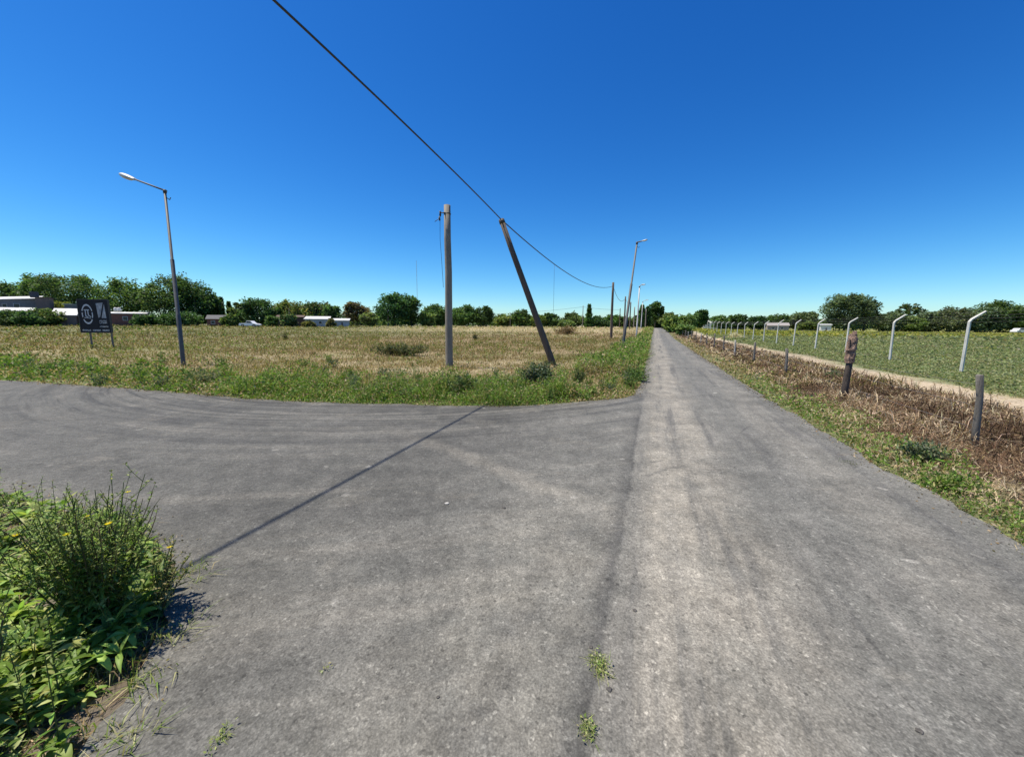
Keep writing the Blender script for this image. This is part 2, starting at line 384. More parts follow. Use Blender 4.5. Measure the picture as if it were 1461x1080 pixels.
# ------------------------------------------------------------------ ground
def zone_col(x, y):
    u = x - K*y
    n = fbm(x, y, 9, 21); n2 = fbm(x, y, 2.2, 22)
    straw = np.array((0.33,0.265,0.155)); brown = np.array((0.175,0.125,0.062)); olive = np.array((0.115,0.115,0.042)); green = np.array((0.07,0.10,0.025))
    soil = np.array((0.10,0.075,0.05)); sand = np.array((0.36,0.29,0.20)); crop = np.array((0.125,0.155,0.06)); yel = np.array((0.22,0.22,0.045))
    def mx(a, b, t): t = np.asarray(t)[...,None]; return a*(1-t)+b*t
    c = np.broadcast_to(straw*0.85, x.shape+(3,)).copy()
    c = mx(c, brown*1.25, sm(15, 24, y + (n-.5)*14)*0.85)
    c = mx(c, olive*1.4, np.clip(sm(0.45,0.6,n)*0.55 + sm(-8,-22,x)*0.25, 0, 0.8))
    c = mx(c, olive, sm(42, 60, y + n*14)*sm(5,-25,x)*0.8)
    c = mx(c, straw*1.15, sm(62, 82, y)*sm(-32,-6,x)*0.85)
    dl = segd(x, y, FAR_LINE)
    c = mx(c, green, (1-sm(0.6, 1.9, dl + (n2-.5)*1.4))*(1-sm(2.0,3.4,x)*0.8)*0.9)
    # right of the road
    r = (u > 1.5)
    cr = np.broadcast_to(green*0.8+soil*0.5, x.shape+(3,)).copy()
    cr = mx(cr, np.array((0.16,0.11,0.07)), sm(3.2, 3.8, u+(n2-.5)*1.2))
    cr = mx(cr, sand, sm(6.5, 7.0, u+(n2-.5)*1.0))
    cr = mx(cr, crop, sm(8.1, 8.8, u+(n2-.5)*1.4))
    cr = mx(cr, yel, sm(56, 70, y+(n-.5)*10)*sm(9,12,u)*0.9)
    c[r] = cr[r]
    # the near left corner
    nl = inside(x, y, np.array(near_edge + [(-80, -20)]))
    c[nl] = (soil*0.75)[None,:] + (n2[nl]*0.05)[:,None]
    edge = (segd(x, y, NEAR_LINE) < 0.5) & ~nl & (x < -1)
    c[edge] = soil*0.8
    beh = (y < -3) & ~nl & ~edge
    c[beh] = (olive*0.9)
    return c
def axis(lim, s0, g):
    a = [0.0]; s = s0
    while a[-1] < lim: a.append(a[-1]+s); s *= g
    return a
ax = axis(4200, 0.25, 1.035); xs = np.array([-v for v in ax[:0:-1]] + ax)
ayp = axis(4500, 0.25, 1.03); ayn = axis(2500, 0.6, 1.12); ysg = np.array([-v for v in ayn[:0:-1]] + ayp)
X, Y = np.meshgrid(xs, ysg)
Z = H(X, Y) + np.where(on_road(X.ravel(), Y.ravel()).reshape(X.shape) | (segd(X, Y, COARSE, True) < 0.3), 0.0, (fbm(X, Y, 1.6, 5)-0.4)*0.07*(np.hypot(X,Y) < 90))
Z += np.where((np.abs(X-K*Y-1.1) < 2.6) & (Y > 0), -0.02, 0)
g = NM(); nx = len(xs); ny = len(ysg)
idx = (np.arange(ny-1)[:,None]*nx + np.arange(nx-1)[None,:]).ravel()
g.add(np.stack([X.ravel(), Y.ravel(), Z.ravel()-0.004],1), f4=np.stack([idx, idx+1, idx+nx+1, idx+nx],1), col=zone_col(X.ravel(), Y.ravel()))
o = g.build('ground', M_SOIL, smooth=True)
tag(o, 'flat dry farmland of straw, earth and green crop around the roads', 'ground', kind='structure')

# ------------------------------------------------------------------ scatter helpers
def cone_points(d0, d1, dens, amin=-66, amax=66, ymin=None):
    A = (amax-amin)/360*math.pi*(d1**2-d0**2); n = int(A*dens)
    r = np.sqrt(rng.uniform(d0**2, d1**2, n)); a = np.radians(rng.uniform(amin, amax, n))
    return r*np.sin(a), r*np.cos(a)
def pick(cols, n, jit=0.22, wts=None):
    cols = np.array(cols, float); k = rng.choice(len(cols), n, p=wts)
    c = cols[k]*(1+rng.uniform(-jit, jit, (n,1))); c *= (1+rng.uniform(-0.08, 0.08, (n,3))); return np.clip(c, 0.005, 0.95)
def blades(g, x, y, h, w, lean, cols, z0=None, segs=1, azim=None):
    n = len(x)
    if n == 0: return
    h = np.broadcast_to(h, n)*rng.uniform(0.55, 1.25, n); w = np.broadcast_to(w, n)*rng.uniform(0.7, 1.3, n)
    a = rng.uniform(0, 2*math.pi, n) if azim is None else azim; b = rng.uniform(0, 2*math.pi, n)
    L = np.broadcast_to(lean, n)*rng.uniform(0.2, 1.5, n)
    z = H(x, y) if z0 is None else z0
    base = np.stack([x, y, z-0.01], 1)
    wd = np.stack([np.cos(b), np.sin(b), np.zeros(n)], 1)*w[:,None]*0.5
    ld = np.stack([np.cos(a), np.sin(a), np.zeros(n)], 1)
    if segs == 1:
        tip = base + ld*(h*L)[:,None]; tip[:,2] += h/np.sqrt(1+L*L)
        v = np.stack([base-wd, base+wd, tip], 1).reshape(-1,3)
        f = np.arange(n*3).reshape(-1,3); g.add(v, f3=f, col=np.repeat(cols, 3, 0))
    else:
        mid = base + ld*(h*L*0.3)[:,None]; mid[:,2] += h*0.6/np.sqrt(1+L*L*.3)
        tip = base + ld*(h*L*1.0)[:,None]; tip[:,2] += h/np.sqrt(1+L*L)*(1-0.25*np.minimum(L,1.5))
        v = np.stack([base-wd, base+wd, mid+wd*0.85, mid-wd*0.85, tip], 1).reshape(-1,3)
        i = np.arange(n)[:,None]*5
        g.add(v, f3=i+np.array([[3,2,4]]), f4=i+np.array([[0,1,2,3]]), col=np.repeat(cols, 5, 0))
def leaves(g, P, D, L, W, cols, fold=0.3):                       # flat little leaves: base, side, tip, side
    n = len(P)
    if n == 0: return
    D = D/np.linalg.norm(D, axis=1, keepdims=True)
    rnd = rng.normal(size=(n,3)); S = np.cross(D, rnd); S /= np.linalg.norm(S, axis=1, keepdims=True)+1e-9
    N = np.cross(S, D)
    L = np.broadcast_to(L, n)[:,None]; W = np.broadcast_to(W, n)[:,None]
    m = P + D*L*0.45 + N*W*fold*0.5
    v = np.stack([P, m+S*W*0.5, P+D*L, m-S*W*0.5], 1).reshape(-1,3)
    i = np.arange(n)[:,None]*4
    g.add(v, f4=i+np.array([[0,1,2,3]]), col=np.repeat(cols, 4, 0))
def rdir(n, zlo=-0.3, zhi=1.0):
    a = rng.uniform(0, 2*math.pi, n); z = rng.uniform(zlo, zhi, n); r = np.sqrt(np.maximum(0, 1-np.minimum(z*z,1)))
    return np.stack([r*np.cos(a), r*np.sin(a), z], 1)
def big_leaves(g, P, az, pitch, L, W, cols, droop=0.5, st=6, wavy=0.12):      # curved broad leaves with a midrib fold
    n = len(P)
    if n == 0: return
    s = np.linspace(0, 1, st); prof = np.sin(np.pi*np.clip(s,0,1)**0.75)**0.8*(1-0.15*s); prof[0] = 0.10; prof[-1] = 0.02
    L = np.broadcast_to(L, n); W = np.broadcast_to(W, n); az = np.broadcast_to(az, n); pitch = np.broadcast_to(pitch, n)
    dro = np.broadcast_to(droop, n)*rng.uniform(0.5,1.5,n)
    ang = pitch[:,None] - dro[:,None]*s[None,:]*1.6
    ds = (L/(st-1))[:,None]
    hx = np.cumsum(np.cos(ang)*ds, 1) - np.cos(ang[:,:1])*ds; hz = np.cumsum(np.sin(ang)*ds, 1) - np.sin(ang[:,:1])*ds
    ca, sa = np.cos(az)[:,None], np.sin(az)[:,None]
    mid = np.stack([P[:,0:1]+hx*ca, P[:,1:2]+hx*sa, P[:,2:3]+hz], 2)                # n,st,3
    sd = np.stack([-sa, ca, np.zeros_like(ca)], 2)
    roll = rng.uniform(-0.5, 0.5, n)[:,None,None]
    nz = np.stack([-np.sin(ang)*ca, -np.sin(ang)*sa, np.cos(ang)], 2)
    sd2 = sd*np.cos(roll) + nz*np.sin(roll); nz2 = nz*np.cos(roll) - sd*np.sin(roll)
    wid = (W[:,None]*prof[None,:]*0.5)[:,:,None]
    wv1 = (rng.uniform(-wavy, wavy, (n, st))*W[:,None])[:,:,None]; wv2 = (rng.uniform(-wavy, wavy, (n, st))*W[:,None])[:,:,None]
    l = mid + sd2*wid + nz2*(wid*0.35+wv1*prof[None,:,None]); r = mid - sd2*wid + nz2*(wid*0.35+wv2*prof[None,:,None])
    v = np.stack([l, mid, r], 2).reshape(n, st*3, 3)
    fs = []
    for k in range(st-1):
        b = k*3; fs += [[b, b+1, b+4, b+3], [b+1, b+2, b+5, b+4]]
    fs = np.array(fs); i = np.arange(n)[:,None,None]*(st*3)
    cc = np.repeat(cols[:,None,:], st*3, 1).copy(); cc[:, 1::3, :] *= 1.25
    g.add(v.reshape(-1,3), f4=(i+fs[None]).reshape(-1,4), col=cc.reshape(-1,3))
def stem(g, pts, r0, r1, col, n=5):
    pts = np.array(pts, float); m = len(pts); vs = []
    for i in range(m):
        dd = pts[min(i+1,m-1)]-pts[max(i-1,0)]; dd /= np.linalg.norm(dd)+1e-9
        a = np.cross(dd, (0.3,0.9,0.1)); a /= np.linalg.norm(a); b = np.cross(dd, a); r = r0+(r1-r0)*i/(m-1)
        for k in range(n): vs.append(pts[i] + (a*math.cos(2*math.pi*k/n)+b*math.sin(2*math.pi*k/n))*r)
    f = [[i*n+k, i*n+(k+1)%n, (i+1)*n+(k+1)%n, (i+1)*n+k] for i in range(m-1) for k in range(n)]
    g.add(vs, f4=f, col=col)

GR = [(0.115,0.205,0.03),(0.16,0.265,0.045),(0.08,0.15,0.025),(0.23,0.31,0.08),(0.27,0.28,0.11)]
STR = [(0.38,0.30,0.17),(0.47,0.39,0.25),(0.29,0.22,0.11),(0.22,0.155,0.075)]
BRN = [(0.20,0.135,0.062),(0.15,0.098,0.042),(0.25,0.18,0.085),(0.125,0.11,0.04),(0.16,0.14,0.05)]
OLV = [(0.15,0.15,0.04),(0.20,0.185,0.055),(0.11,0.12,0.035),(0.27,0.22,0.09)]

# ---- the field left of the road
def left_field(x, y):
    u = x - K*y; m = (u < UL-0.02) & (y > 7) & ~on_road(x, y)
    side = y - (FAR_LINE[0,1] + (x-FAR_LINE[0,0])*(-0.30)) ; m &= ~inside(x, y, np.array([(-300,90)] + list(map(tuple, FAR_LINE)) + [(6,0),(-300,-30)]))
    return m
g = NM()
for d0, d1, dens, hh, ww in ((8,13,420,0.15,0.011),(13,19,260,0.17,0.016),(19,30,110,0.19,0.028),(30,50,38,0.22,0.05),(50,85,11,0.26,0.10),(85,130,3.0,0.3,0.2)):
    x, y = cone_points(d0, d1, dens, -62, 24); m = left_field(x, y)
    dl = segd(x, y, FAR_LINE); m &= dl > 0.5; x = x[m]; y = y[m]; dl = dl[m]
    n = fbm(x, y, 5.0, 31); n2 = fbm(x, y, 1.3, 33); u = x-K*y
    farp = np.maximum(sm(12.5, 19, y+(n-.5)*12)*(0.75+0.25*sm(0.3,0.6,n)), .25+.3*sm(.5,.6,n2)); leftg = sm(-5, -18, x)
    tt = rng.uniform(0, 1, len(x))
    cs = pick(STR, len(x)); cb = pick(BRN, len(x)); co = pick(OLV, len(x)); cg = pick(GR, len(x))
    c = cs.copy(); s1 = tt < farp*0.85; c[s1] = cb[s1]
    tt = rng.uniform(0, 1, len(x)); s2 = tt < np.clip(sm(0.45, 0.62, n)*0.55 + leftg*0.22 + sm(45,65,y)*sm(0,-30,x)*0.6, 0.10, 0.9); c[s2] = co[s2]
    tt = rng.uniform(0, 1, len(x)); s3 = tt < (1-sm(0.8, 3.0, dl))*0.8*(1-sm(2.2,3.4,x)) + sm(0.58,0.7,n2)*0.25; c[s3] = cg[s3]
    s4 = (y > 66) & (x > -32); c[s4] = pick([(0.50,0.43,0.28),(0.42,0.36,0.22)], int(s4.sum()))
    keep = rng.uniform(0,1,len(x)) < (0.35+0.8*sm(0.3,0.6,n2)); x, y, c, n2k = x[keep], y[keep], c[keep], n2[keep]
    hs_ = hh*(0.55+1.0*n2k); flat = rng.uniform(0,1,len(x)) < 0.5
    blades(g, x, y, hs_, ww, np.where(flat, 2.2, 0.7), c, segs=2 if d1 < 20 else 1)
    k = rng.uniform(0,1,len(x)) < 0.22; q = int(k.sum()); lf = min(ww*3.2+0.012, 0.03+ww*1.2)
    leaves(g, np.stack([x[k], y[k], H(x[k],y[k])+hs_[k]*rng.uniform(.2,1.1,q)],1), rdir(q,-.3,.7), lf*rng.uniform(.6,1.4,q), lf*.55, c[k]*rng.uniform(.8,1.25,(q,1)))
    k = rng.uniform(0,1,len(x)) < 0.05*sm(.5,.72,fbm(x,y,0.8,35))*(1+sm(-5,-18,x)); q = int(k.sum())       # little weed clumps
    for _ in range(4):
        leaves(g, np.stack([x[k]+rng.normal(0,.08,q), y[k]+rng.normal(0,.08,q), H(x[k],y[k])+hh*rng.uniform(.3,1.5 if d1 < 35 else .9,q)],1), rdir(q,-.3,.9), lf*1.7, lf*.9, pick(OLV+GR[:3],q,.25))
    if d1 < 60:                                             # taller dead stalks
        k = rng.uniform(0,1,len(x)) < 0.012; blades(g, x[k], y[k], hh*2.6, ww*0.6, 0.25, pick(BRN+STR, int(k.sum())), segs=1)
print('field', g.n)
o = g.build('field_grass', M_GRASS); tag(o, 'dry straw and brown-green grass covering the left field', 'grass', kind='stuff')

# ---- green verge: along the side road and along the straight road
g = NM()
for d0, d1, dens, hh, ww, ll in ((7,10,2100,0.10,0.010,0.05),(10,14,1350,0.12,0.015,0.065),(14,20,650,0.13,0.024,0.09),(20,32,260,0.14,0.036,0.13),(32,60,80,0.16,0.06,0.18),(60,110,14,0.2,0.12,0.3)):
    x, y = cone_points(d0, d1, dens, -62, 26); m = left_field(x, y); u = x-K*y
    dl = segd(x, y, FAR_LINE); du = UL-u
    n2 = fbm(x, y, 1.1, 41); n = fbm(x, y, 3.0, 43)
    wA = (1.35 + 1.1*np.exp(-((x+.3)/2.2)**2)*sm(.35,.6,n2) + sm(-3,-12,x)*1.0 + (n2-0.5)*1.6 + (n-.5)*1.4)*(1-sm(2.0,3.2,x)*0.85)
    wB = (1.9 + (n-.5)*2.0)*sm(9.2, 12.5, y+(n-.5)*2)
    mA = dl < wA; mB = (du < wB)
    m &= (mA | mB) & (rng.uniform(0,1,len(x)) < 0.4+0.6*sm(0.3,0.5,n2))
    x, y, n2, du, dl, mB, mA = x[m], y[m], n2[m], du[m], dl[m], mB[m], mA[m]
    h = hh*1.45*(0.3+1.9*n2**1.4)*(1+1.5*sm(.50,.62,n2)*sm(.45,.8,vnoise(x,y,.45,44)))*(1+.35*np.exp(-((x-.2)/2.0)**2)*sm(.4,.6,n2))*(np.where(mB & (y > 12), 1.95, 1.0))*np.clip(np.minimum(np.where(mA, dl, 9), np.where(mB, du+.1, 9))/0.35, 0.3, 1.3)
    c = pick(GR, len(x), wts=[.3,.28,.2,.12,.10]); s = rng.uniform(0,1,len(x)) < 0.16+0.5*sm(0.5,0.3,n2); c[s] = pick(STR, int(s.sum()))
    s = (y < 12.5) & (x > 1.2) & (rng.uniform(0,1,len(x)) < .6); c[s] = pick(STR, int(s.sum()))
    h = np.minimum(h, .48+.1*rng.uniform(0,1,len(x)))*np.where((x > 1.4) & (y < 12), .5, 1.0)
    L_ = rng.uniform(0,1,len(x)) < 0.62
    blades(g, x[~L_], y[~L_], h[~L_]*1.05, ww, 1.0, c[~L_], segs=2 if d1 < 15 else 1)
    q = int(L_.sum()); zz = H(x[L_], y[L_]) + h[L_]*rng.uniform(0.15, 1.0, q)
    leaves(g, np.stack([x[L_], y[L_], zz],1), rdir(q, -0.2, 0.9), ll*rng.uniform(.6,1.3,q), ll*0.55, c[L_])
print('verge', g.n)
o = g.build('verge_grass', M_GRASS); tag(o, 'bright green grass and low weeds along the edge of the left field', 'grass', kind='stuff')

# ---- right: verge, dead brush, straw path, crop
g = NM()
for d0, d1, dens, hh, ww, ll in ((2.6,6,2200,0.07,0.006,0.035),(6,10,1100,0.08,0.010,0.05),(10,18,420,0.10,0.018,0.075),(18,40,110,0.12,0.035,0.12),(40,90,20,0.16,0.08,0.2)):
    x, y = cone_points(d0, d1, dens, 18, 66); u = x-K*y; n2 = fbm(x, y, 0.7, 51); n = fbm(x, y, 2.5, 52)
    m = (~on_road(x, y)) & (u > UR-0.1) & (u < 3.45+(n-.5)*1.1+(n2-.5)*.7) & (rng.uniform(0,1,len(x)) < 0.25+0.8*sm(0.32,0.55,n2))
    x, y, n2, u = x[m], y[m], n2[m], u[m]
    h = hh*(0.4+1.5*n2)*np.clip((u-UR)/0.3, 0.35, 1.4)
    c = pick(GR+[(0.36,0.36,0.2)], len(x), wts=[.26,.22,.2,.12,.1,.1]); s = rng.uniform(0,1,len(x)) < 0.25+0.6*sm(8,16,y); c[s] = pick(STR, int(s.sum()))
    L_ = rng.uniform(0,1,len(x)) < 0.5
    blades(g, x[~L_], y[~L_], h[~L_]*1.1, ww, 0.8, c[~L_], segs=2 if d1 < 12 else 1)
    q = int(L_.sum()); zz = h[L_]*rng.uniform(0.1, 1.0, q)
    leaves(g, np.stack([x[L_], y[L_], zz],1), rdir(q, -0.1, 0.8), ll*rng.uniform(.6,1.4,q), ll*0.5, c[L_])
o = g.build('roadside_weeds', M_GRASS); tag(o, 'patchy green weeds along the right edge of the road below the brown brush', 'weeds', kind='stuff')

DEADC = [(0.17,0.105,0.062),(0.11,0.066,0.042),(0.26,0.17,0.10),(0.055,0.038,0.028),(0.40,0.30,0.185),(0.52,0.42,0.29)]
g = NM()
for d0, d1, dens, hh, ww in ((4,8,1500,0.30,0.0062),(8,13,900,0.32,0.010),(13,22,330,0.33,0.018),(22,45,90,0.34,0.036),(45,100,16,0.36,0.09)):
    x, y = cone_points(d0, d1, dens, 18, 66); u = x-K*y; n2 = fbm(x, y, 0.9, 61); n = fbm(x, y, 3.0, 62)
    m = (u > 3.1+(n-.5)*1.0+(n2-.5)*.5) & (u < 6.7+(n-.5)*0.9); x, y, n2, u, n = x[m], y[m], n2[m], u[m], n[m]
    pale = 0.07+0.50*sm(0.47,0.60,vnoise(x,y,.5,66)*.6+n2*.4)+0.45*sm(3.9,3.2,u)+0.35*sm(6.2,6.9,u)+0.25*sm(16,26,y)*sm(5,3,u)
    c = pick(DEADC[:4], len(x), wts=[.36,.3,.18,.16])*(1-.45*sm(.48,.62,vnoise(x,y,1.1,67)))[:,None]; s = rng.uniform(0,1,len(x)) < pale; c[s] = pick(DEADC[4:], int(s.sum()))
    s = rng.uniform(0,1,len(x)) < 0.03+0.25*sm(0.55,0.68,n); c[s] = pick(OLV, int(s.sum()))
    h = hh*.74*(0.3+1.2*n2**1.2)*(0.45+0.65*sm(3.2,4.4,u))*(1-0.45*sm(6.3,6.9,u))
    zz = rng.uniform(0, 1, len(x))**1.4*h*0.85
    up = rng.uniform(0,1,len(x))
    ln_ = np.where(up < .12, .4, np.where(up < .6, 1.6, 3.5))
    blades(g, x, y, h*np.where(up < .6, 1.0, .8), ww, ln_, c, z0=zz, segs=2 if d1 < 23 else 1)
    k = rng.uniform(0,1,len(x)) < 0.16; q = int(k.sum())
    leaves(g, np.stack([x[k],y[k],h[k]*rng.uniform(0.1,1,q)],1), rdir(q,-0.8,0.5), ww*8*rng.uniform(.4,1.5,q), ww*2.4, c[k]*.9, fold=.8)
o = g.build('dead_brush', M_DEAD); tag(o, 'knee-high tangle of dead brown stalks and leaves between road and green field', 'dead brush', kind='stuff')

CRP = [(0.18,0.225,0.09),(0.21,0.25,0.11),(0.14,0.18,0.07),(0.24,0.27,0.13),(0.29,0.30,0.16),(0.22,0.225,0.10)]
g = NM()
for d0, d1, dens, hh, ll in ((9,16,420,0.08,0.05),(16,26,230,0.10,0.07),(26,45,80,0.12,0.11),(45,75,20,0.16,0.2),(75,140,3.6,0.3,0.5)):
    x, y = cone_points(d0, d1, dens, 24, 66); u = x-K*y; n2 = fbm(x, y, 2.0, 71); n = fbm(x,y,8,72)
    m = (u > 8.5+(n2-.5)*1.4) & (rng.uniform(0,1,len(x)) < 0.35+0.8*sm(0.35,0.6,n2)); x, y, n2, n, u = x[m], y[m], n2[m], n[m], u[m]
    c = pick(CRP, len(x)); s = (rng.uniform(0,1,len(x)) < sm(54,66,y+(n-.5)*14)*.9); c[s] = pick([(0.26,0.27,0.05),(0.20,0.23,0.045),(0.34,0.33,0.08)], int(s.sum()))
    s = rng.uniform(0,1,len(x)) < 0.05+0.2*sm(0.55,0.7,n); c[s] = pick([(0.20,0.18,0.10),(0.26,0.24,0.15)], int(s.sum()))
    for _ in range(3):
        q = len(x); a = rng.uniform(0,2*math.pi,q)
        P = np.stack([x+np.cos(a)*ll*.4, y+np.sin(a)*ll*.4, H(x,y)+hh*(0.3+n2)*rng.uniform(0.2,1,q)], 1)
        leaves(g, P, rdir(q,-0.3,0.7), ll*rng.uniform(.6,1.3,q), ll*0.6, c*rng.uniform(.85,1.15,(q,1)))
# straw litter on the sandy strip
x, y = cone_points(8, 45, 60, 24, 66); u = x-K*y; m = (u > 6.6) & (u < 9.0); x, y = x[m], y[m]
blades(g, x, y, 0.10, 0.02, 2.2, pick(STR, len(x)))
o = g.build('green_crop', M_GRASS); tag(o, 'low grey-green crop filling the right field with a yellow strip far off', 'crop', kind='stuff')
print('crop', g.n)

# ------------------------------------------------------------------ weeds in the near left corner
nlpoly = np.array(near_edge + [(-80,-20)])
GW = [(0.11,0.18,0.03),(0.15,0.235,0.045),(0.075,0.13,0.022),(0.21,0.29,0.07),(0.30,0.33,0.11)]
g = NM()
# broad-leaved rosettes as one carpet
x = rng.uniform(-7.5, -1.5, 6500); y = rng.uniform(-1.5, 4.6, 6500); x = np.append(x, rng.uniform(-3.2,-1.5,2600)); y = np.append(y, rng.uniform(.2,2.9,2600)); m = inside(x, y, nlpoly) & (segd(x,y,NEAR_LINE) > 0.05); x, y = x[m], y[m]
dn = fbm(x, y, 0.8, 81); bare = (np.hypot((x+2.62)*.8, y-2.05) < 0.17) | (np.hypot(x+2.3,y-1.95)<0.10); m = (rng.uniform(0,1,len(x)) < 0.35+0.9*sm(.3,.55,dn)) & ~bare & (rng.uniform(0,1,len(x)) < .30+.45*sm(.4,.6,vnoise(x,y,.3,86))); x, y, dn = x[m], y[m], dn[m]
for i in range(len(x)):
    k = rng.integers(5, 10); s_ = rng.uniform(.45,1.0)+0.6*dn[i]; nar = rng.choice((1.0, .8, .45))
    dead = rng.uniform() < .09; s_ = s_*.55 if dead else s_
    P = np.tile((x[i], y[i], 0.01+rng.uniform(0,0.10)*s_), (k,1)); a = rng.uniform(0,2*math.pi)+np.arange(k)*2.4
    big_leaves(g, P, a, rng.uniform(0.3,1.25,k), rng.uniform(0.055,0.125,k)*s_, rng.uniform(0.025,0.05,k)*s_*nar, (pick(GW, k, 0.25, [.28,.28,.06,.23,.15]) if not dead else pick(STR+[(.3,.28,.08)], k, .25))*rng.uniform(.85,1.45), droop=rng.uniform(.3,1.0), st=5, wavy=.2)
for i in range(1300):                                              # short upright leafy stems among them
    x0 = rng.uniform(-5.5,-1.6); y0 = rng.uniform(.2,3.4)
    if not inside(np.array([x0]), np.array([y0]), nlpoly)[0] or segd(np.array([x0]),np.array([y0]),NEAR_LINE)[0] < .08: continue
    if math.hypot((x0+2.62)*.8, y0-2.05) < .17: continue
    hg = rng.uniform(.10,.34)*(.6+.8*float(vnoise(x0,y0,.4,88))); a = rng.uniform(0,6.3); tx = rng.uniform(.0,.1); k = 16; t_ = np.linspace(.1,1,k)
    stem(g, [(x0,y0,0),(x0+math.cos(a)*tx*.4,y0+math.sin(a)*tx*.4,hg*.5),(x0+math.cos(a)*tx,y0+math.sin(a)*tx,hg)], .003, .0012, np.array((.13,.16,.05)), 4)
    P = np.stack([x0+math.cos(a)*tx*t_, y0+math.sin(a)*tx*t_, hg*t_],1); big_leaves(g, P, np.arange(k)*2.4+a, rng.uniform(.1,1.1,k), (0.07*(1.3-t_))*rng.uniform(.6,1.2,k), (.02*(1.3-t_)), pick(GW,k,.25)*rng.uniform(.8,1.3), droop=.5, st=4)
o = g.build('broad_leaf_weeds', M_LEAF, smooth=True); tag(o, 'carpet of glossy broad green leaves in the near corner of the road', 'weeds', kind='stuff')
g = NM()
x = rng.uniform(-8, -1.4, 30000); y = rng.uniform(-1.5, 4.8, 30000); x = np.append(x, rng.uniform(-3.2,-1.4,22000)); y = np.append(y, rng.uniform(.2,3.0,22000)); m = inside(x, y, nlpoly); x, y = x[m], y[m]
dd = segd(x,y,NEAR_LINE); dn = fbm(x,y,0.5,83); m = rng.uniform(0,1,len(x)) < sm(.35,.6,dn)*0.9+0.1; x, y, dd, dn = x[m], y[m], dd[m], dn[m]
c = pick(GW+STR, len(x)); h5 = rng.uniform(0,1,len(x)) < .5; blades(g, x[h5], y[h5], 0.11*(0.4+dn[h5]), 0.005, 1.0, c[h5], segs=2); blades(g, x[~h5], y[~h5], 0.07, 0.005, 4.0, pick(STR+BRN, int((~h5).sum())), segs=2)
# pale runners creeping onto the asphalt
for bx, by, a0, L in ((-1.58,1.28,-0.2,0.22),(-1.60,1.15,-.6,.2),(-1.80,1.75,0.3,0.2),(-1.68,1.5,.1,.18),(-2.1,2.2,0.5,0.2),(-1.58,1.05,-.9,.22)):
    for j in range(60):
        a = a0+rng.uniform(-.9,.9); r = rng.uniform(0,L); px_, py_ = bx+math.cos(a)*r, by+math.sin(a)*r
        blades(g, np.array([px_]), np.array([py_]), 0.07, 0.005, 1.8, pick([(0.20,0.26,0.07),(0.36,0.34,0.18),(.12,.18,.04)],1), z0=np.array([0.022]), segs=2)
o = g.build('corner_grass', M_GRASS); tag(o, 'fine grass and dry straw between the weeds of the near corner', 'grass', kind='stuff')

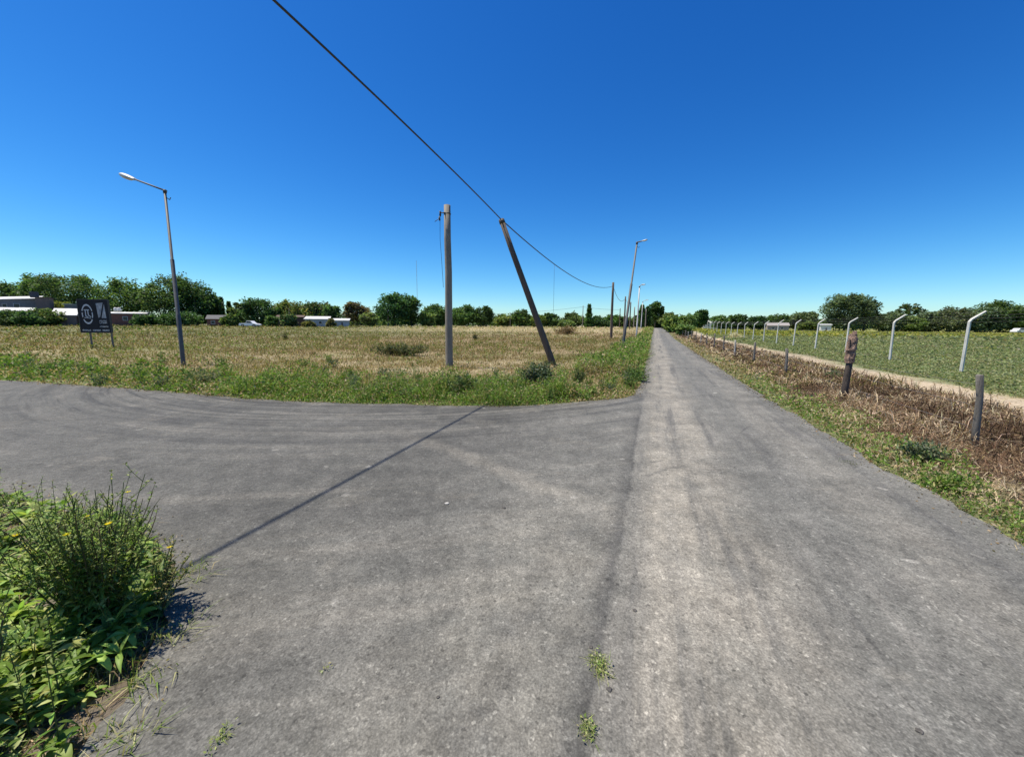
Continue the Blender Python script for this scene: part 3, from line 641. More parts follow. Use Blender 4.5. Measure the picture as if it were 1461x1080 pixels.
def weed(name, label, bx, by, height, spread, nst, seed, leafn=26, ll=0.055, flowers=0, twigs=8, lw=.22, base_leaves=14, col=GW):
    global rng
    rng = np.random.default_rng(seed)
    base = np.array((bx, by, 0.0)); root = empty(name, (bx, by, 0)); gs = NM(); gl = NM(); gf = NM()
    for s_ in range(nst):
        a = rng.uniform(0, 2*math.pi); hgt = height*rng.uniform(0.55, 1.0); sp = spread*rng.uniform(0.1, 1.0)
        b0 = np.array((math.cos(a)*0.05*rng.uniform(0,1.5), math.sin(a)*0.05*rng.uniform(0,1.5), 0))
        pts = [b0 + np.array((math.cos(a)*sp*t**1.3, math.sin(a)*sp*t**1.3, hgt*t)) + rng.normal(0, 0.006, 3)*(t>0) for t in np.linspace(0,1,7)]
        sc_ = (0.12,0.15,0.05) if rng.uniform()<.6 else (0.16,0.13,0.07)
        stem(gs, pts, 0.0045, 0.0016, np.array(sc_), 5)
        P = np.array(pts)
        def along(t): k = min(int(t*6), 5); f = t*6-k; return P[k]*(1-f)+P[k+1]*f
        ts = rng.uniform(0.08, 0.85, leafn); LP = np.array([along(t) for t in ts])
        big_leaves(gl, LP, rng.uniform(0,2*math.pi,leafn), rng.uniform(-0.1,1.1,leafn), ll*(1.4-ts)*rng.uniform(.6,1.3,leafn), ll*lw*(1.5-ts)*rng.uniform(.7,1.3,leafn), pick(col, leafn, .25), droop=0.5, st=4)
        for b_ in range(twigs):
            t = rng.uniform(0.4, 0.98); p = along(t); aa = rng.uniform(0,2*math.pi); L = hgt*rng.uniform(0.08,0.24)*(1.25-t*0.5); el_ = rng.uniform(0.6,1.3)
            q = p + np.array((math.cos(aa)*math.cos(el_), math.sin(aa)*math.cos(el_), math.sin(el_)))*L; mid = (p+q)/2 + rng.normal(0,.004,3)
            stem(gs, [p, mid, q], 0.0017, 0.0009, np.array(sc_)*1.1, 4)
            nl_ = 7; tl = rng.uniform(0,1,nl_)[:,None]; LP = p*(1-tl)+q*tl
            big_leaves(gl, LP, rng.uniform(0,2*math.pi,nl_), rng.uniform(0.2,1.3,nl_), ll*0.42*rng.uniform(.5,1.2,nl_), ll*0.12*rng.uniform(.7,1.4,nl_), pick(col, nl_, .25), droop=0.3, st=4)
            if rng.uniform() < 0.4:                       # buds
                r_ = 0.0045; leaves(gs, np.tile(q,(4,1)), rdir(4,.2,1), 0.014, 0.007, np.tile(np.array((0.14,0.16,0.06)),(4,1)))
    for k in range(flowers):
        gf = NM()
        a = rng.uniform(0,2*math.pi); hh_ = height*rng.uniform(.7,.97); rr = spread*rng.uniform(.4,1.05)
        q = np.array((math.cos(a)*rr, math.sin(a)*rr, hh_)); stem(gs, [q*np.array((.45,.45,.5)), q*np.array((.8,.8,.85)), q], 0.0013, 0.0008, np.array((.12,.15,.05)), 4)
        m_ = 14; aa = np.arange(m_)*2*math.pi/m_
        leaves(gf, np.tile(q,(m_,1)), np.stack([np.cos(aa),np.sin(aa),np.full(m_,.35)],1), 0.016, 0.007, pick([(0.75,0.62,0.03),(0.8,0.7,0.06)], m_, .1))
        gf.build('flower', M_LEAF, root)
    if base_leaves:
        n_ = base_leaves; big_leaves(gl, np.stack([rng.normal(0,.05,n_),rng.normal(0,.05,n_),rng.uniform(0,.1,n_)],1), rng.uniform(0,2*math.pi,n_), rng.uniform(.2,1.1,n_), rng.uniform(.12,.22,n_), rng.uniform(.03,.055,n_), pick(GW, n_), droop=.6)
    gs.build('stems', M_LEAF, root, True); gl.build('leaves', M_LEAF, root, True)
    tag(root, label, 'weed'); return root
weed('tall_weed', 'tall bushy flowering weed beside the asphalt in the near corner', -2.12, 1.80, 0.78, 0.26, 78, 101, leafn=46, ll=.055, lw=.27, flowers=4, twigs=7, base_leaves=60)
weed('tall_weed', 'dark upright leafy weed at the bottom left edge of the picture', -2.05, 1.22, 0.72, 0.16, 12, 102, leafn=44, ll=0.08, twigs=5, lw=.3)
weed('tall_weed', 'loose yellowing weed leaning over the asphalt right of the bushy one', -1.98, 1.95, 0.38, 0.22, 14, 103, leafn=12, ll=0.05, twigs=6, flowers=2, base_leaves=0, col=[(0.25,0.26,0.08),(0.34,0.30,0.13),(0.14,0.18,0.05)])
weed('tall_weed', 'thin twiggy weed behind the bushy one near the white road spot', -2.6, 2.35, 0.50, 0.22, 12, 104, leafn=14, ll=0.05, twigs=8, flowers=1)
weed('tall_weed', 'low leafy weed at the left picture edge below the dark soil', -3.6, 2.5, 0.42, 0.26, 14, 105, leafn=24, ll=0.07, twigs=4, lw=.3)
rng = np.random.default_rng(77)

def tuft(label, px, py, r, n, h, cols):
    cx, cy = G(px, py); g = NM(); a = rng.uniform(0,2*math.pi,n); rr = r*np.sqrt(rng.uniform(0,1,n))*rng.uniform(.4,1,n)
    blades(g, cx+np.cos(a)*rr*1.0, cy+np.sin(a)*rr*1.5, h, 0.0035, rng.uniform(.4,2.4,n), pick(cols, n, .25), z0=np.full(n, 0.022), segs=2)
    q = n//3; a = rng.uniform(0,2*math.pi,q); rr = r*rng.uniform(0,1,q)
    leaves(g, np.stack([cx+np.cos(a)*rr, cy+np.sin(a)*rr*1.5, rng.uniform(.024,.03+h*.5,q)],1), rdir(q,0,.5), 0.016, .008, pick(cols, q, .25))
    o = g.build('grass_tuft', M_GRASS, loc=(cx,cy,0.022)); tag(o, label, 'grass tuft', 'grass tufts growing through the asphalt')
TG = [(0.22,0.29,0.08),(0.34,0.37,0.15),(0.14,0.20,0.05),(0.42,0.40,0.22)]
tuft('larger upper grass tuft growing from the road seam', 855, 955, 0.062, 240, 0.035, TG)
tuft('lower grass tuft in the road seam near the bottom picture edge', 838, 1048, 0.042, 150, 0.03, TG)
tuft('small grass tuft on the asphalt right of the corner weeds', 316, 1060, 0.04, 80, 0.03, TG[:2])
tuft('small dark weed tuft on the right lane near the road edge', 1212, 664, 0.10, 80, 0.03, [(0.09,0.10,0.04),(.13,.15,.06)])
tuft('tiny straw wisp on the asphalt left of the seam tufts', 465, 962, 0.03, 25, 0.025, TG[1:])
M_STONE = surf('road_pebble', (0.04,0.035,0.03), (0.12,0.11,0.10), 30, 0.9, .4)
M_PALE = surf('pale_pebble', (0.3,0.29,0.27), (0.45,0.43,0.40), 30, 0.9, .4)
for px, py, r, m_, lab in ((843,929,.009,0,'dark pebble on the asphalt just above the larger seam tuft'),(869,990,.011,0,'dark clod on the asphalt between the two seam tufts'),
        (905,876,.010,0,'dark clod on the asphalt a step beyond the larger seam tuft'),(719,728,.014,0,'dark pebble on the asphalt a few steps right of the cable shadow'),
        (625,1001,.007,0,'small dark pebble near the bottom edge left of the seam tufts'),(1310,1050,.011,0,'dark pebble at the bottom right of the right lane'),
        (638,722,.018,1,'pale flat chip of stone on the asphalt right of the cable shadow'),(1150,655,.014,1,'pale chip of stone in the right lane left of the dark tuft')):
    x0, y0 = G(px, py); b = bmesh.new(); bmesh.ops.create_icosphere(b, subdivisions=2, radius=r)
    for v in b.verts: v.co = Vector((v.co.x*random.uniform(.8,1.5), v.co.y*random.uniform(.8,1.3), v.co.z*random.uniform(.35,.5)))
    me = bpy.data.meshes.new('pebble'); b.to_mesh(me); b.free(); me.materials.append((M_STONE, M_PALE)[m_])
    o = place(bpy.data.objects.new('pebble', me), None, (x0, y0, 0.023+r*.25))
    tag(o, lab, 'pebble')

# ---- bushes in the verges and the field
def bush(name, label, x0, y0, r, h, n, cols, ll, cat='bush', group=None, seed=0, up=.2, squat=1.0):
    global rng
    rng = np.random.default_rng(500+seed); g = NM(); st_ = NM(); root = empty(name, (x0,y0,float(H(x0,y0))))
    ns = 26
    for s_ in range(ns):
        a = rng.uniform(0,2*math.pi); R_ = r*rng.uniform(.2,1); hh = h*rng.uniform(.5,1)*(1-.35*(R_/r)**2)
        pts = [np.array((math.cos(a)*R_*t, math.sin(a)*R_*t*squat, hh*t**.8)) for t in (0,.35,.7,1)]; stem(st_, pts, 0.008*h/.6, 0.003, np.array((.12,.12,.06)), 4)
        k = n//ns; t = rng.uniform(.15,1,k)[:,None]; P = np.array(pts[0])*(1-t)+np.array(pts[3])*t + rng.normal(0, ll*.7, (k,3)); P[:,2] = np.maximum(P[:,2], .02)
        leaves(g, P, rdir(k,-.2,1.0)+np.array((0,0,up)), ll*rng.uniform(.6,1.4,k), ll*.32, pick(cols,k,.25)*rng.uniform(.8,1.2))
    st_.build('stems', M_GRASS, root); g.build('leaves', M_GRASS, root)
    tag(root, label, cat, group)
GG = [(0.085,0.12,0.065),(0.12,0.155,0.09),(0.06,0.09,0.045),(0.19,0.22,0.14)]
for i, (px, py, r, h, nn, cols, lab) in enumerate((
    (770,556,.55,.74,3000,GG,'largest grey-green thistle bush at the foot of the leaning pole'),
    (823,553,.26,.58,1000,[(0.07,0.11,0.04),(0.10,0.14,0.05)],'narrow dark weed bush to the right of the thistle by the leaning pole'),
    (655,565,.45,.48,1700,[(0.08,0.13,0.04),(0.13,0.16,0.08)],'low dark green weed bush in front of the concrete pole'),
    (905,545,.45,.45,900,[(0.09,0.15,0.04),(0.13,0.2,0.06)],'green weed bush at the inner corner of the junction'),
    (1312,660,.22,.26,900,GG,'grey-green weed bush at the road edge before the near fence post'),
    (1355,700,.28,.14,800,GR,'spreading green weed at the road edge below the near fence post'),
    (290,550,.5,.35,1100,[(0.12,0.16,0.07),(0.17,0.2,0.1),(.3,.27,.15)],'pale weed clump beside the foot of the left street lamp'),
    (1190,545,.3,.42,500,[(0.11,0.16,0.07),(0.15,0.2,0.09)],'green weed growing out of the dead brush left of the thick post'))):
    x0, y0 = G(px, py); bush('weed_bush', lab, x0, y0, r, h, nn, cols, 0.09 if r > .3 else .055, cat='weed bush', seed=i)
x0, y0 = G(572, 508); bush('weed_mound', 'dark green weedy mound in the middle of the left field', x0, y0, 1.55, .62, 3600, [(0.075,0.10,0.04),(0.11,0.13,0.055),(.05,.07,.03),(.2,.17,.09)], .14, 'mound', seed=20, squat=.8)
p = at(806, 478, 62); bush('brush_heap', 'brown heap of dry brush at the far side of the field by the leaning pole', p.x, p.y, 2.3, 1.15, 1800, [(0.22,0.15,0.08),(0.30,0.22,0.13),(.13,.10,.05)], .3, 'brush heap', seed=21)
p = at(678, 490, 40); bush('weed_bush', 'small dark stalky weed in the left field right of the concrete pole', p.x, p.y, .25, .75, 260, [(0.05,0.06,0.03)], .15, 'weed bush', seed=22)
p = at(408, 492, 38); bush('weed_bush', 'single dark weed standing in the middle of the left field', p.x, p.y, .3, .8, 260, [(0.06,0.07,0.03)], .15, 'weed bush', seed=23)
rng = np.random.default_rng(78)

g = NM(); rng = np.random.default_rng(314)
cnt = 0
while cnt < 150:                                                # taller ragged weeds in the verge
    t_ = rng.uniform(0,1)
    if t_ < .55: x0, y0 = G(rng.uniform(480, 905), rng.uniform(535, 574))
    elif t_ < .8: x0, y0 = G(rng.uniform(0, 480), rng.uniform(520, 560))
    else:
        y0 = rng.uniform(11, 40); x0 = K*y0 + UL - rng.uniform(.15, 1.9)
    if on_road(np.array([x0]), np.array([y0]))[0] or segd(np.array([x0]), np.array([y0]), FAR_LINE)[0] < .15: continue
    cnt += 1; dd_ = math.hypot(x0,y0); hg = rng.uniform(.16,.46)*(1.25 if t_ > .8 else 1); rr_ = hg*rng.uniform(.3,.7); q = int(rng.uniform(60,170)); ll_ = .035+.0028*dd_
    pal = [GR, GR, [(0.085,0.12,0.065),(0.12,0.155,0.09)], STR+GR, [(.07,.12,.03),(.11,.17,.045)]][rng.integers(0,5)]
    tt = rng.uniform(0,1,q)**.8; a = rng.uniform(0,6.3,q); rad = rr_*np.sqrt(rng.uniform(0,1,q))*(.4+.6*tt)
    P = np.stack([x0+np.cos(a)*rad, y0+np.sin(a)*rad, float(H(x0,y0))+tt*hg*rng.uniform(.7,1.1,q)],1)
    leaves(g, P, rdir(q,-.1,1.0)+np.array((0,0,.4)), ll_*rng.uniform(.6,1.5,q), ll_*.36, pick(pal,q,.25)*rng.uniform(.8,1.25))
    m_ = 10; blades(g, np.full(m_,x0)+rng.normal(0,rr_*.4,m_), np.full(m_,y0)+rng.normal(0,rr_*.4,m_), hg*1.25, .006+.0008*dd_, .3, pick(pal,m_,.2), segs=1)
o = g.build('verge_weeds', M_GRASS); tag(o, 'ragged taller weeds scattered through the verge in front of the poles', 'weeds', kind='stuff')
g = NM(); E_ = np.array([p for p in OUT if p[1] > -1 and math.hypot(*p) < 32]); q = 9000
kk = rng.integers(0, len(E_), q); x = E_[kk,0]+rng.normal(0,.10,q); y = E_[kk,1]+rng.normal(0,.10,q); dd_ = np.hypot(x,y); sc_ = .5+dd_*.12
c = pick(STR+BRN+[(.2,.18,.15),(.12,.11,.1)], q, .25)
h5 = rng.uniform(0,1,q) < .5
blades(g, x[h5], y[h5], .05*sc_[h5]*.6, .004*sc_[h5], 5.0, c[h5], z0=np.full(int(h5.sum()),.026), segs=2)
n5 = int((~h5).sum()); leaves(g, np.stack([x[~h5],y[~h5],np.full(n5,.028)],1), rdir(n5,-.05,.25), .018*sc_[~h5]*rng.uniform(.4,1.3,n5), .012*sc_[~h5], c[~h5]*.9)
o = g.build('edge_litter', M_DEAD); tag(o, 'straw, crumbs and grit strewn along the edges of the asphalt', 'litter', kind='stuff')
rng = np.random.default_rng(79)

# ------------------------------------------------------------------ poles, lamps, cable
M_CONC = surf('pole_concrete', (0.15,0.13,0.105), (0.27,0.24,0.20), 4, .85, .4, stretch=(1,1,.25))
M_WOOD = surf('pole_wood', (0.06,0.045,0.034), (0.14,0.105,0.08), 5, .85, .6, stretch=(3,3,.15))
M_GWOOD = surf('weathered_wood', (0.09,0.08,0.068), (0.24,0.215,0.185), 8, .9, .7, stretch=(3,3,.2))
M_STEEL = surf('lamp_steel', (0.06,0.06,0.06), (0.13,0.13,0.13), 3, .6, .1, .3, stretch=(1,1,.3))
M_STEEL2 = surf('lamp_steel_light', (0.28,0.28,0.28), (0.42,0.42,0.41), 3, .5, .1, .3)
M_IRON = surf('bracket_iron', (0.04,0.04,0.04), (0.10,0.09,0.08), 12, .6, .2, .5)
M_CABLE = surf('cable_rubber', (0.018,0.018,0.02), (0.035,0.035,0.037), 8, .5, .1)
M_LENS = surf('lamp_lens', (0.42,0.36,0.30), (0.60,0.56,0.50), 6, .25, .05)
M_LHEAD = surf('lamp_housing', (0.33,0.35,0.35), (0.50,0.52,0.52), 5, .45, .1, .2)
M_WHITEC = surf('white_concrete', (0.46,0.44,0.40), (0.74,0.72,0.67), 6, .85, .5, stretch=(1,1,.4))
M_WIRE = surf('fence_wire', (0.12,0.11,0.10), (0.22,0.2,0.18), 20, .5, .1, .5)

def pole(name, label, base, top, r0, r1, m, cat='utility pole', group=None, n=14):
    root = empty(name, base); d_ = Vector(top)-Vector(base); b = MB()
    pts = [d_*t + Vector((random.uniform(-1,1), random.uniform(-1,1), 0))*r1*0.15*(0<t<1) for t in (-0.03,0,.2,.4,.6,.8,1)]
    b.tube(pts, [r0+(r1-r0)*max(0,t) for t in (0,0,.2,.4,.6,.8,1)], n)
    b.build('post', m, root, True); tag(root, label, cat, group); return root
# the thick concrete pole
bx, by = G(641, 524); tp = at(638, 293, by)
cp = pole('utility_pole', 'thick pale concrete pole standing free in the left field', (bx,by,0), (tp.x,by,tp.z), 0.142, 0.118, M_CONC)
hz = tp.z
b = MB(); b.tube([(0.0,-.10,hz-.28),(-0.22,-.12,hz-.30)], .018, 8); b.tube([(tp.x-bx,0,hz-.32),(tp.x-bx,0,hz-.28)], .130, 14); b.build('bracket', M_IRON, cp, True)
b = MB(); b.tube([(-0.22,-.12,hz-.42),(-.22,-.12,hz-.36),(-.22,-.12,hz-.30),(-.22,-.12,hz-.24)], [.02,.04,.025,.035], 8); b.tube([(-.24,-.12,hz-.56),(-.25,-.12,hz-.42)], .03, 6)
b.tube([(-.42,-.12,hz-.60),(-.24,-.12,hz-.48)], .012, 5); b.build('insulator', M_IRON, cp, True)
b = MB(); b.tube([(-.23,-.12,hz-.5),(-.24,-.12,hz-1.2),(-.20,-.12,hz-1.9),(-.17,-.14,hz-2.4),(-.15,-.13,hz-2.9)], .007, 5); b.build('drop_wire', M_CABLE, cp, True)
# the leaning pole
lx, ly = G(789, 520); lt = at(715, 313, ly)
lp = pole('utility_pole', 'dark wooden pole leaning steeply left and carrying the cable', (lx,ly,0), (lt.x,ly,lt.z), 0.14, 0.10, M_WOOD)
b = MB(); v = (lt-Vector((lx,ly,0))); b.tube([v*.985+Vector((0,-.16,0)), v*.985+Vector((0,.16,0))], .022, 8); b.tube([v*.97,v*.995], .118, 12); b.build('bolt', M_IRON, lp, True)
# far poles of the line
def linepole(px, topy, Yd, lab, r=.12, m=M_WOOD, group=None):
    t = at(px, topy, Yd); z = float(H(t.x, Yd)); o = pole('utility_pole', lab, (t.x,Yd,z), (t.x,Yd,t.z), r*1.2, r*.85, m, group=group)
    b = MB(); b.tube([(0,-.2,t.z-z-.25),(0,.2,t.z-z-.25)], .03, 6); b.build('bolt', M_IRON, o, True); return t
t1 = linepole(875, 403, 49, 'dark wooden pole ending the sagging cable, left of the leaning street lamp', .15)
t2 = linepole(892.5, 423, 70, 'wooden pole just behind the leaning street lamp', .13)
t3 = linepole(900, 431, 87, 'wooden pole between the two farther street lamps and the leaning one', .14)
t4 = linepole(905.5, 438, 104, 'pale far pole next to the base of the curved-arm street lamp', .14, M_CONC)
t5 = linepole(885, 440, 118, 'thin far pole in the field left of the row along the road', .13, M_WOOD)
t6 = linepole(832, 436, 120, 'thin far pole beside the small conifer behind the field', .11, M_CONC)
t7 = linepole(922, 441, 135, 'pale far pole in front of the columnar trees at the road end', .16, M_CONC)
t8 = linepole(728, 446, 120, 'very thin far pole in the treeline left of the leaning pole', .07, M_CONC)
t9 = linepole(553, 442, 105, 'pale slim pole in front of the large dark tree', .1, M_CONC)
t10 = linepole(412, 440, 95, 'slim brown pole before the brown building', .09, M_WOOD)

def lamp(label, base, top, arm_end, r0, r1, m, kind='flat', headL=.62, headW=.13, group=None):
    root = empty('street_lamp', base); B = Vector(base); T = Vector(top)-B; A = Vector(arm_end)-B
    b = MB(); b.tube([T*-.02, T*0.0, T*.30, T*.302, T*.62, T*.622, T*.99], [r0,r0,r0,r0*.86,r0*.86,r1*1.1,r1], 12); b.build('pole', m, root, True)
    d_ = (A-T); b = MB()
    if kind == 'curve':
        up = Vector((0,0,1)); b.tube([T*.98, T+up*.0, T+d_*.15+up*.13, T+d_*.45+up*.2, A+up*.12], r1*.75, 8)
    else: b.tube([T-d_*.04, T+d_*.5, T+d_*.78], r1*.72, 8)
    b.build('arm', m, root, True)
    b = MB(); b.tube([T*.985, T*1.004], r1*1.35, 10); b.build('collar', M_IRON, root, True); b = MB(); b.tube([T*.965, T*.965+Vector((.16,-.02,-.1)), T*.965+Vector((.2,-.02,-.02))], .014, 5); b.build('hook', M_IRON, root, True)
    dn = d_.normalized(); E = A + Vector((0,0,.12 if kind=='curve' else 0)); S = E - dn*headL
    ts = (0,.08,.3,.6,.85,.97,1); ws = (.30,.5,.8,1,.92,.6,.2)
    b = MB(); b.tube([S + dn*headL*t for t in ts], [headW*q for q in ws], 14, squash=.55); h_ = b.build('lamp_head', M_LHEAD, root, True)
    b = MB(); b.tube([S + dn*headL*t + Vector((0,0,-headW*.33)) for t in (.3,.4,.6,.8,.93)], [headW*q for q in (.3,.68,.8,.74,.35)], 12, squash=.48); b.build('lens', M_LENS, h_, True)
    tag(root, label, 'street lamp', group); return root
Lx, Ly = G(262, 522); tt_ = at(235, 272, Ly)
hv = ray(173, 249); th = 14.45/1.0; he = Vector((hv.x, hv.y, hv.z))*(15.2/hv.y) + Vector((0,0,CAMH))
lamp('steel street lamp with arm and long head reaching left, nearest to the side road', (Lx,Ly,0), (tt_.x,Ly,tt_.z), he, .072, .040, M_STEEL, headL=.85, headW=.15)
y2 = 27.5; b2 = at(888, 500, y2); t2_ = at(909, 346, y2-.3); e2 = at(924, 342, y2-.6)
lamp('tall street lamp leaning right beside the left edge of the straight road', (b2.x, y2, 0), t2_, e2, .10, .055, M_STEEL, headL=.42, headW=.085)
for px, ty, Yd, ex, lab in ((912.5,409,53,921,'farther street lamp with curved arm behind the leaning lamp'), (917,431,84,925,'farthest street lamp with curved arm before the columnar trees')):
    t = at(px, ty, Yd); e = at(ex, ty-3, Yd-.4); z = float(H(t.x, Yd))
    lamp(lab, (t.x-.1,Yd,z), t, (e.x, e.y, e.z-.1), .10, .07, M_STEEL2, 'curve', .5, .09)

# the cable
def sag(a, b_, s, n=24):
    a = Vector(a); b_ = Vector(b_); return [a.lerp(b_, i/n) + Vector((0,0,-4*s*(i/n)*(1-i/n))) for i in range(n+1)]
ct = Vector((lt.x, ly-.05, lt.z-.02)); pN = at(390, 0, 6.3)
dirn = (pN - ct); far = ct + dirn*2.9; far.z = ct.z + .15
rootc = empty('overhead_cable', ct)
def catpts(P0, Pm, P1, n=40):                        # parabola through three points by horizontal distance
    d0 = 0; dm = (Vector((Pm.x,Pm.y,0))-Vector((P0.x,P0.y,0))).length; d1_ = (Vector((P1.x,P1.y,0))-Vector((P0.x,P0.y,0))).length
    A_ = np.array([[dm*dm, dm],[d1_*d1_, d1_]]); s_ = np.linalg.solve(A_, [Pm.z-P0.z, P1.z-P0.z])
    out = []
    for i in range(n+1):
        q = d1_*i/n; f = q/d1_; out.append(Vector((P0.x+(P1.x-P0.x)*f, P0.y+(P1.y-P0.y)*f, P0.z+s_[0]*q*q+s_[1]*q)))
    return out
b = MB(); b.tube([p_-ct for p_ in catpts(ct, pN, far)], .0205, 7); b.build('span', M_CABLE, rootc, True)
c1 = Vector((t1.x, t1.y, t1.z-.45))
b = MB(); sp2 = sag(ct, c1, 1.05, 40); b.tube([p_-ct for p_ in sp2], .024, 7); b.build('span', M_CABLE, rootc, True)
c2 = Vector((t2.x, t2.y, t2.z-.3))
b = MB(); b.tube([p_-ct for p_ in sag(c1, c2, 1.1)], .026, 6); b.build('span', M_CABLE, rootc, True)
c3 = Vector((t3.x, t3.y, t3.z-.3))
b = MB(); b.tube([p_-ct for p_ in sag(c2, c3, .5)], .026, 6); b.build('span', M_CABLE, rootc, True)
# loose wire hanging from the cable
best = min(sp2, key=lambda p_: abs(p_.x/p_.y - at(792,373,30).x/30))
b = MB(); b.tube([best-ct+Vector((0,0,-k)) for k in (0,.8,1.8,2.9)], .007, 5); b.build('loose_wire', M_CABLE, rootc, True)
tag(rootc, 'thick black cable crossing the sky and sagging from pole to pole', 'cable')
# lines beyond the field
rootf = empty('overhead_cable', t8)
b = MB(); ends = [Vector((t8.x-12, 122, t8.z-.2)), Vector((t8.x,120,t8.z-.2)), Vector((t6.x,120,t6.z-.4)), Vector((t5.x,118,t5.z-.4))]
for a_, c_ in zip(ends, ends[1:]): b.tube([p_-Vector(t8) for p_ in sag(a_, c_, .25, 10)], .03, 5)
b.build('span', M_CABLE, rootf, True); tag(rootf, 'faint thin cable low over the trees behind the field', 'cable')
# radio mast
p = at(594, 372, 700); z0 = 0.8; root = empty('radio_mast', (p.x, 700, z0)); hm = p.z-z0
b = MB()
for k in range(3):
    a = k*2*math.pi/3; b.tube([(math.cos(a)*.5, math.sin(a)*.5, 0), (math.cos(a)*.5, math.sin(a)*.5, hm)], .10, 4)
b.build('lattice', M_STEEL2, root); tag(root, 'very thin far radio mast rising above the large dark tree', 'radio mast')

# ------------------------------------------------------------------ fences
UF = at(1394, 560, 5.0); 
def fx(Yv, px): return at(px, 500, Yv).x
root = empty('wire_fence', (G(1394,642)[0], 5.0, 0)); O = Vector(root.location)
fposts = []
gx, gy = G(1394, 645); du = gx-K*gy
spec = [(gy, 1.02, .052, 0.03, 'near grey weathered fence post'), ]
heads = []
def fpost(Yv, h, r, lean, m=M_GWOOD, label=None, xoff=0, tilt=0):
    x0 = du + K*Yv + xoff; b = MB(); dx = random.uniform(-1,1)*lean + tilt; dy = random.uniform(-1,1)*lean
    b.tube([Vector((x0,Yv,-.1))-O, Vector((x0+dx*.3,Yv+dy*.4,h*.35))-O, Vector((x0+dx*.5,Yv+dy*.5,h*.7))-O, Vector((x0+dx,Yv+dy,h*.99))-O, Vector((x0+dx,Yv+dy,h))-O], [r*1.05,r,r*.93,r*.97,r*.8], 9)
    o = b.build('post', m, root, True)
    if label: o['label'] = label
    heads.append((x0+dx, Yv+dy, h)); return o
M_PALEW = surf('pale_post', (0.35,0.32,0.27), (0.55,0.52,0.46), 8, .9, .4)
Ys = sorted([gy, 12.3, 16.4, 20.4, 23.8, 27.5, 31.5, 35.7, 40, 44.5, 49, 54, 59, 64, 70, 76])
for i, Yv in enumerate(Ys):
    pale = i in (3, 7, 10)
    fpost(Yv, 1.02 if i == 0 else random.uniform(.9,1.15), .036 if i == 0 else .042, .0 if i==0 else .05, M_PALEW if pale else M_GWOOD, 'pale fence post' if pale else None, xoff=-.04 if i == 0 else 0, tilt=-.10 if i == 0 else 0)
# thick post with peeling top
sx, sy = G(1208, 586); sx = du + K*8.0; sy = 8.0
sx = at(1209, 540, 8.0).x
TW = surf('charred_wood', (0.025,0.02,0.018), (0.12,0.09,0.07), 9, .9, .8, stretch=(3,3,.3)); PB = surf('peeled_bark', (0.08,0.05,0.04), (0.52,0.34,0.25), 14, .9, .9, bdist=.03)
th_ = [at(1209, q, 8.0).z for q in (475, 515)]
b = MB(); b.tube([Vector((sx-.02,8,-.1))-O, Vector((sx-.02,8,.4))-O, Vector((sx,8,.8))-O, Vector((sx+.01,8,th_[1]+.05))-O], [.068,.062,.058,.056], 9); b.build('post', TW, root, True)['label'] = 'dark charred lower half of the thick post'
b = MB()
zs = np.linspace(th_[1]-.03, th_[0]-.02, 8); rs_ = [.082,.088,.086,.09,.084,.086,.078,.06]
b.tube([Vector((sx+random.uniform(-.012,.012),8,z_))-O for z_ in zs], rs_, 8)
b.tube([Vector((sx+.03,8.01,th_[0]-.12))-O, Vector((sx+.035,8.0,th_[0]+.03))-O], [.045,.034], 6); b.tube([Vector((sx-.07,7.97,th_[0]-.34))-O, Vector((sx-.088,7.97,th_[0]-.14))-O], [.024,.02], 6)
bmesh.ops.subdivide_edges(b.bm, edges=b.bm.edges[:], cuts=2)
for v_ in b.bm.verts: v_.co += Vector((random.uniform(-1,1),random.uniform(-1,1),random.uniform(-1,1)))*.009
b.build('post_head', PB, root)['label'] = 'rough reddish peeling top of the thick post'
b = MB()
for hh in (.35, .62, .88):
    for a_, c_ in zip(heads, heads[1:]):
        b.tube([Vector((a_[0]-.05,a_[1],hh*a_[2]))-O, Vector((c_[0]-.05,c_[1],hh*c_[2]))-O], .0022+.00012*a_[1], 4, caps=False)
a_ = heads[0]
b.build('wire', M_WIRE, root)
tag(root, 'low fence of grey weathered posts and wire standing in the dead brush', 'fence')

root = empty('post_fence', (G(1371,531)[0], G(1371,531)[1], 0)); O = Vector(root.location)
ux = O.x - K*O.y; tops = []
out = Vector((1, -K, 0)).normalized()
for i in range(-1, 17):
    Yv = O.y + 4.36*i; x0 = ux + K*Yv; z0 = float(H(x0, Yv)); hb = 1.92 + random.uniform(-.05,.05); s_ = .046
    P0 = Vector((x0, Yv, z0)) - O; b = MB(); ln = Vector((random.uniform(-.05,.05), random.uniform(-.04,.04), 0))
    tip = P0+ln+Vector((0,0,hb)) + out*(.37+random.uniform(-.03,.03)) + Vector((0,0,.29+random.uniform(-.03,.03)))
    b.tube([P0+Vector((0,0,-.1)), P0+ln*.5+Vector((0,0,hb*.5)), P0+ln+Vector((0,0,hb*.97)), P0+ln+out*.05+Vector((0,0,hb+.03)), tip], [s_*1.15,s_*1.05,s_,s_,s_*.75], 6)
    b.build('post', M_WHITEC, root, False); tops.append((P0, P0+ln+Vector((0,0,hb)), tip))
b = MB()
for (a0,a1,a2),(c0,c1_,c2_) in zip(tops, tops[1:]):
    rr = .0022 + .0001*max(0, a0.y)
    for f in (.15,.5,.9): b.tube([a1.lerp(a2,f), c1_.lerp(c2_,f)], rr*1.3, 4, caps=False)
    for f in (.08,.3,.52,.74,.96): b.tube([a0.lerp(a1,f), c0.lerp(c1_,f)], rr, 4, caps=False)
b.build('wire', M_WIRE, root)
tag(root, 'row of white concrete fence posts with bent tops and thin wires', 'fence')
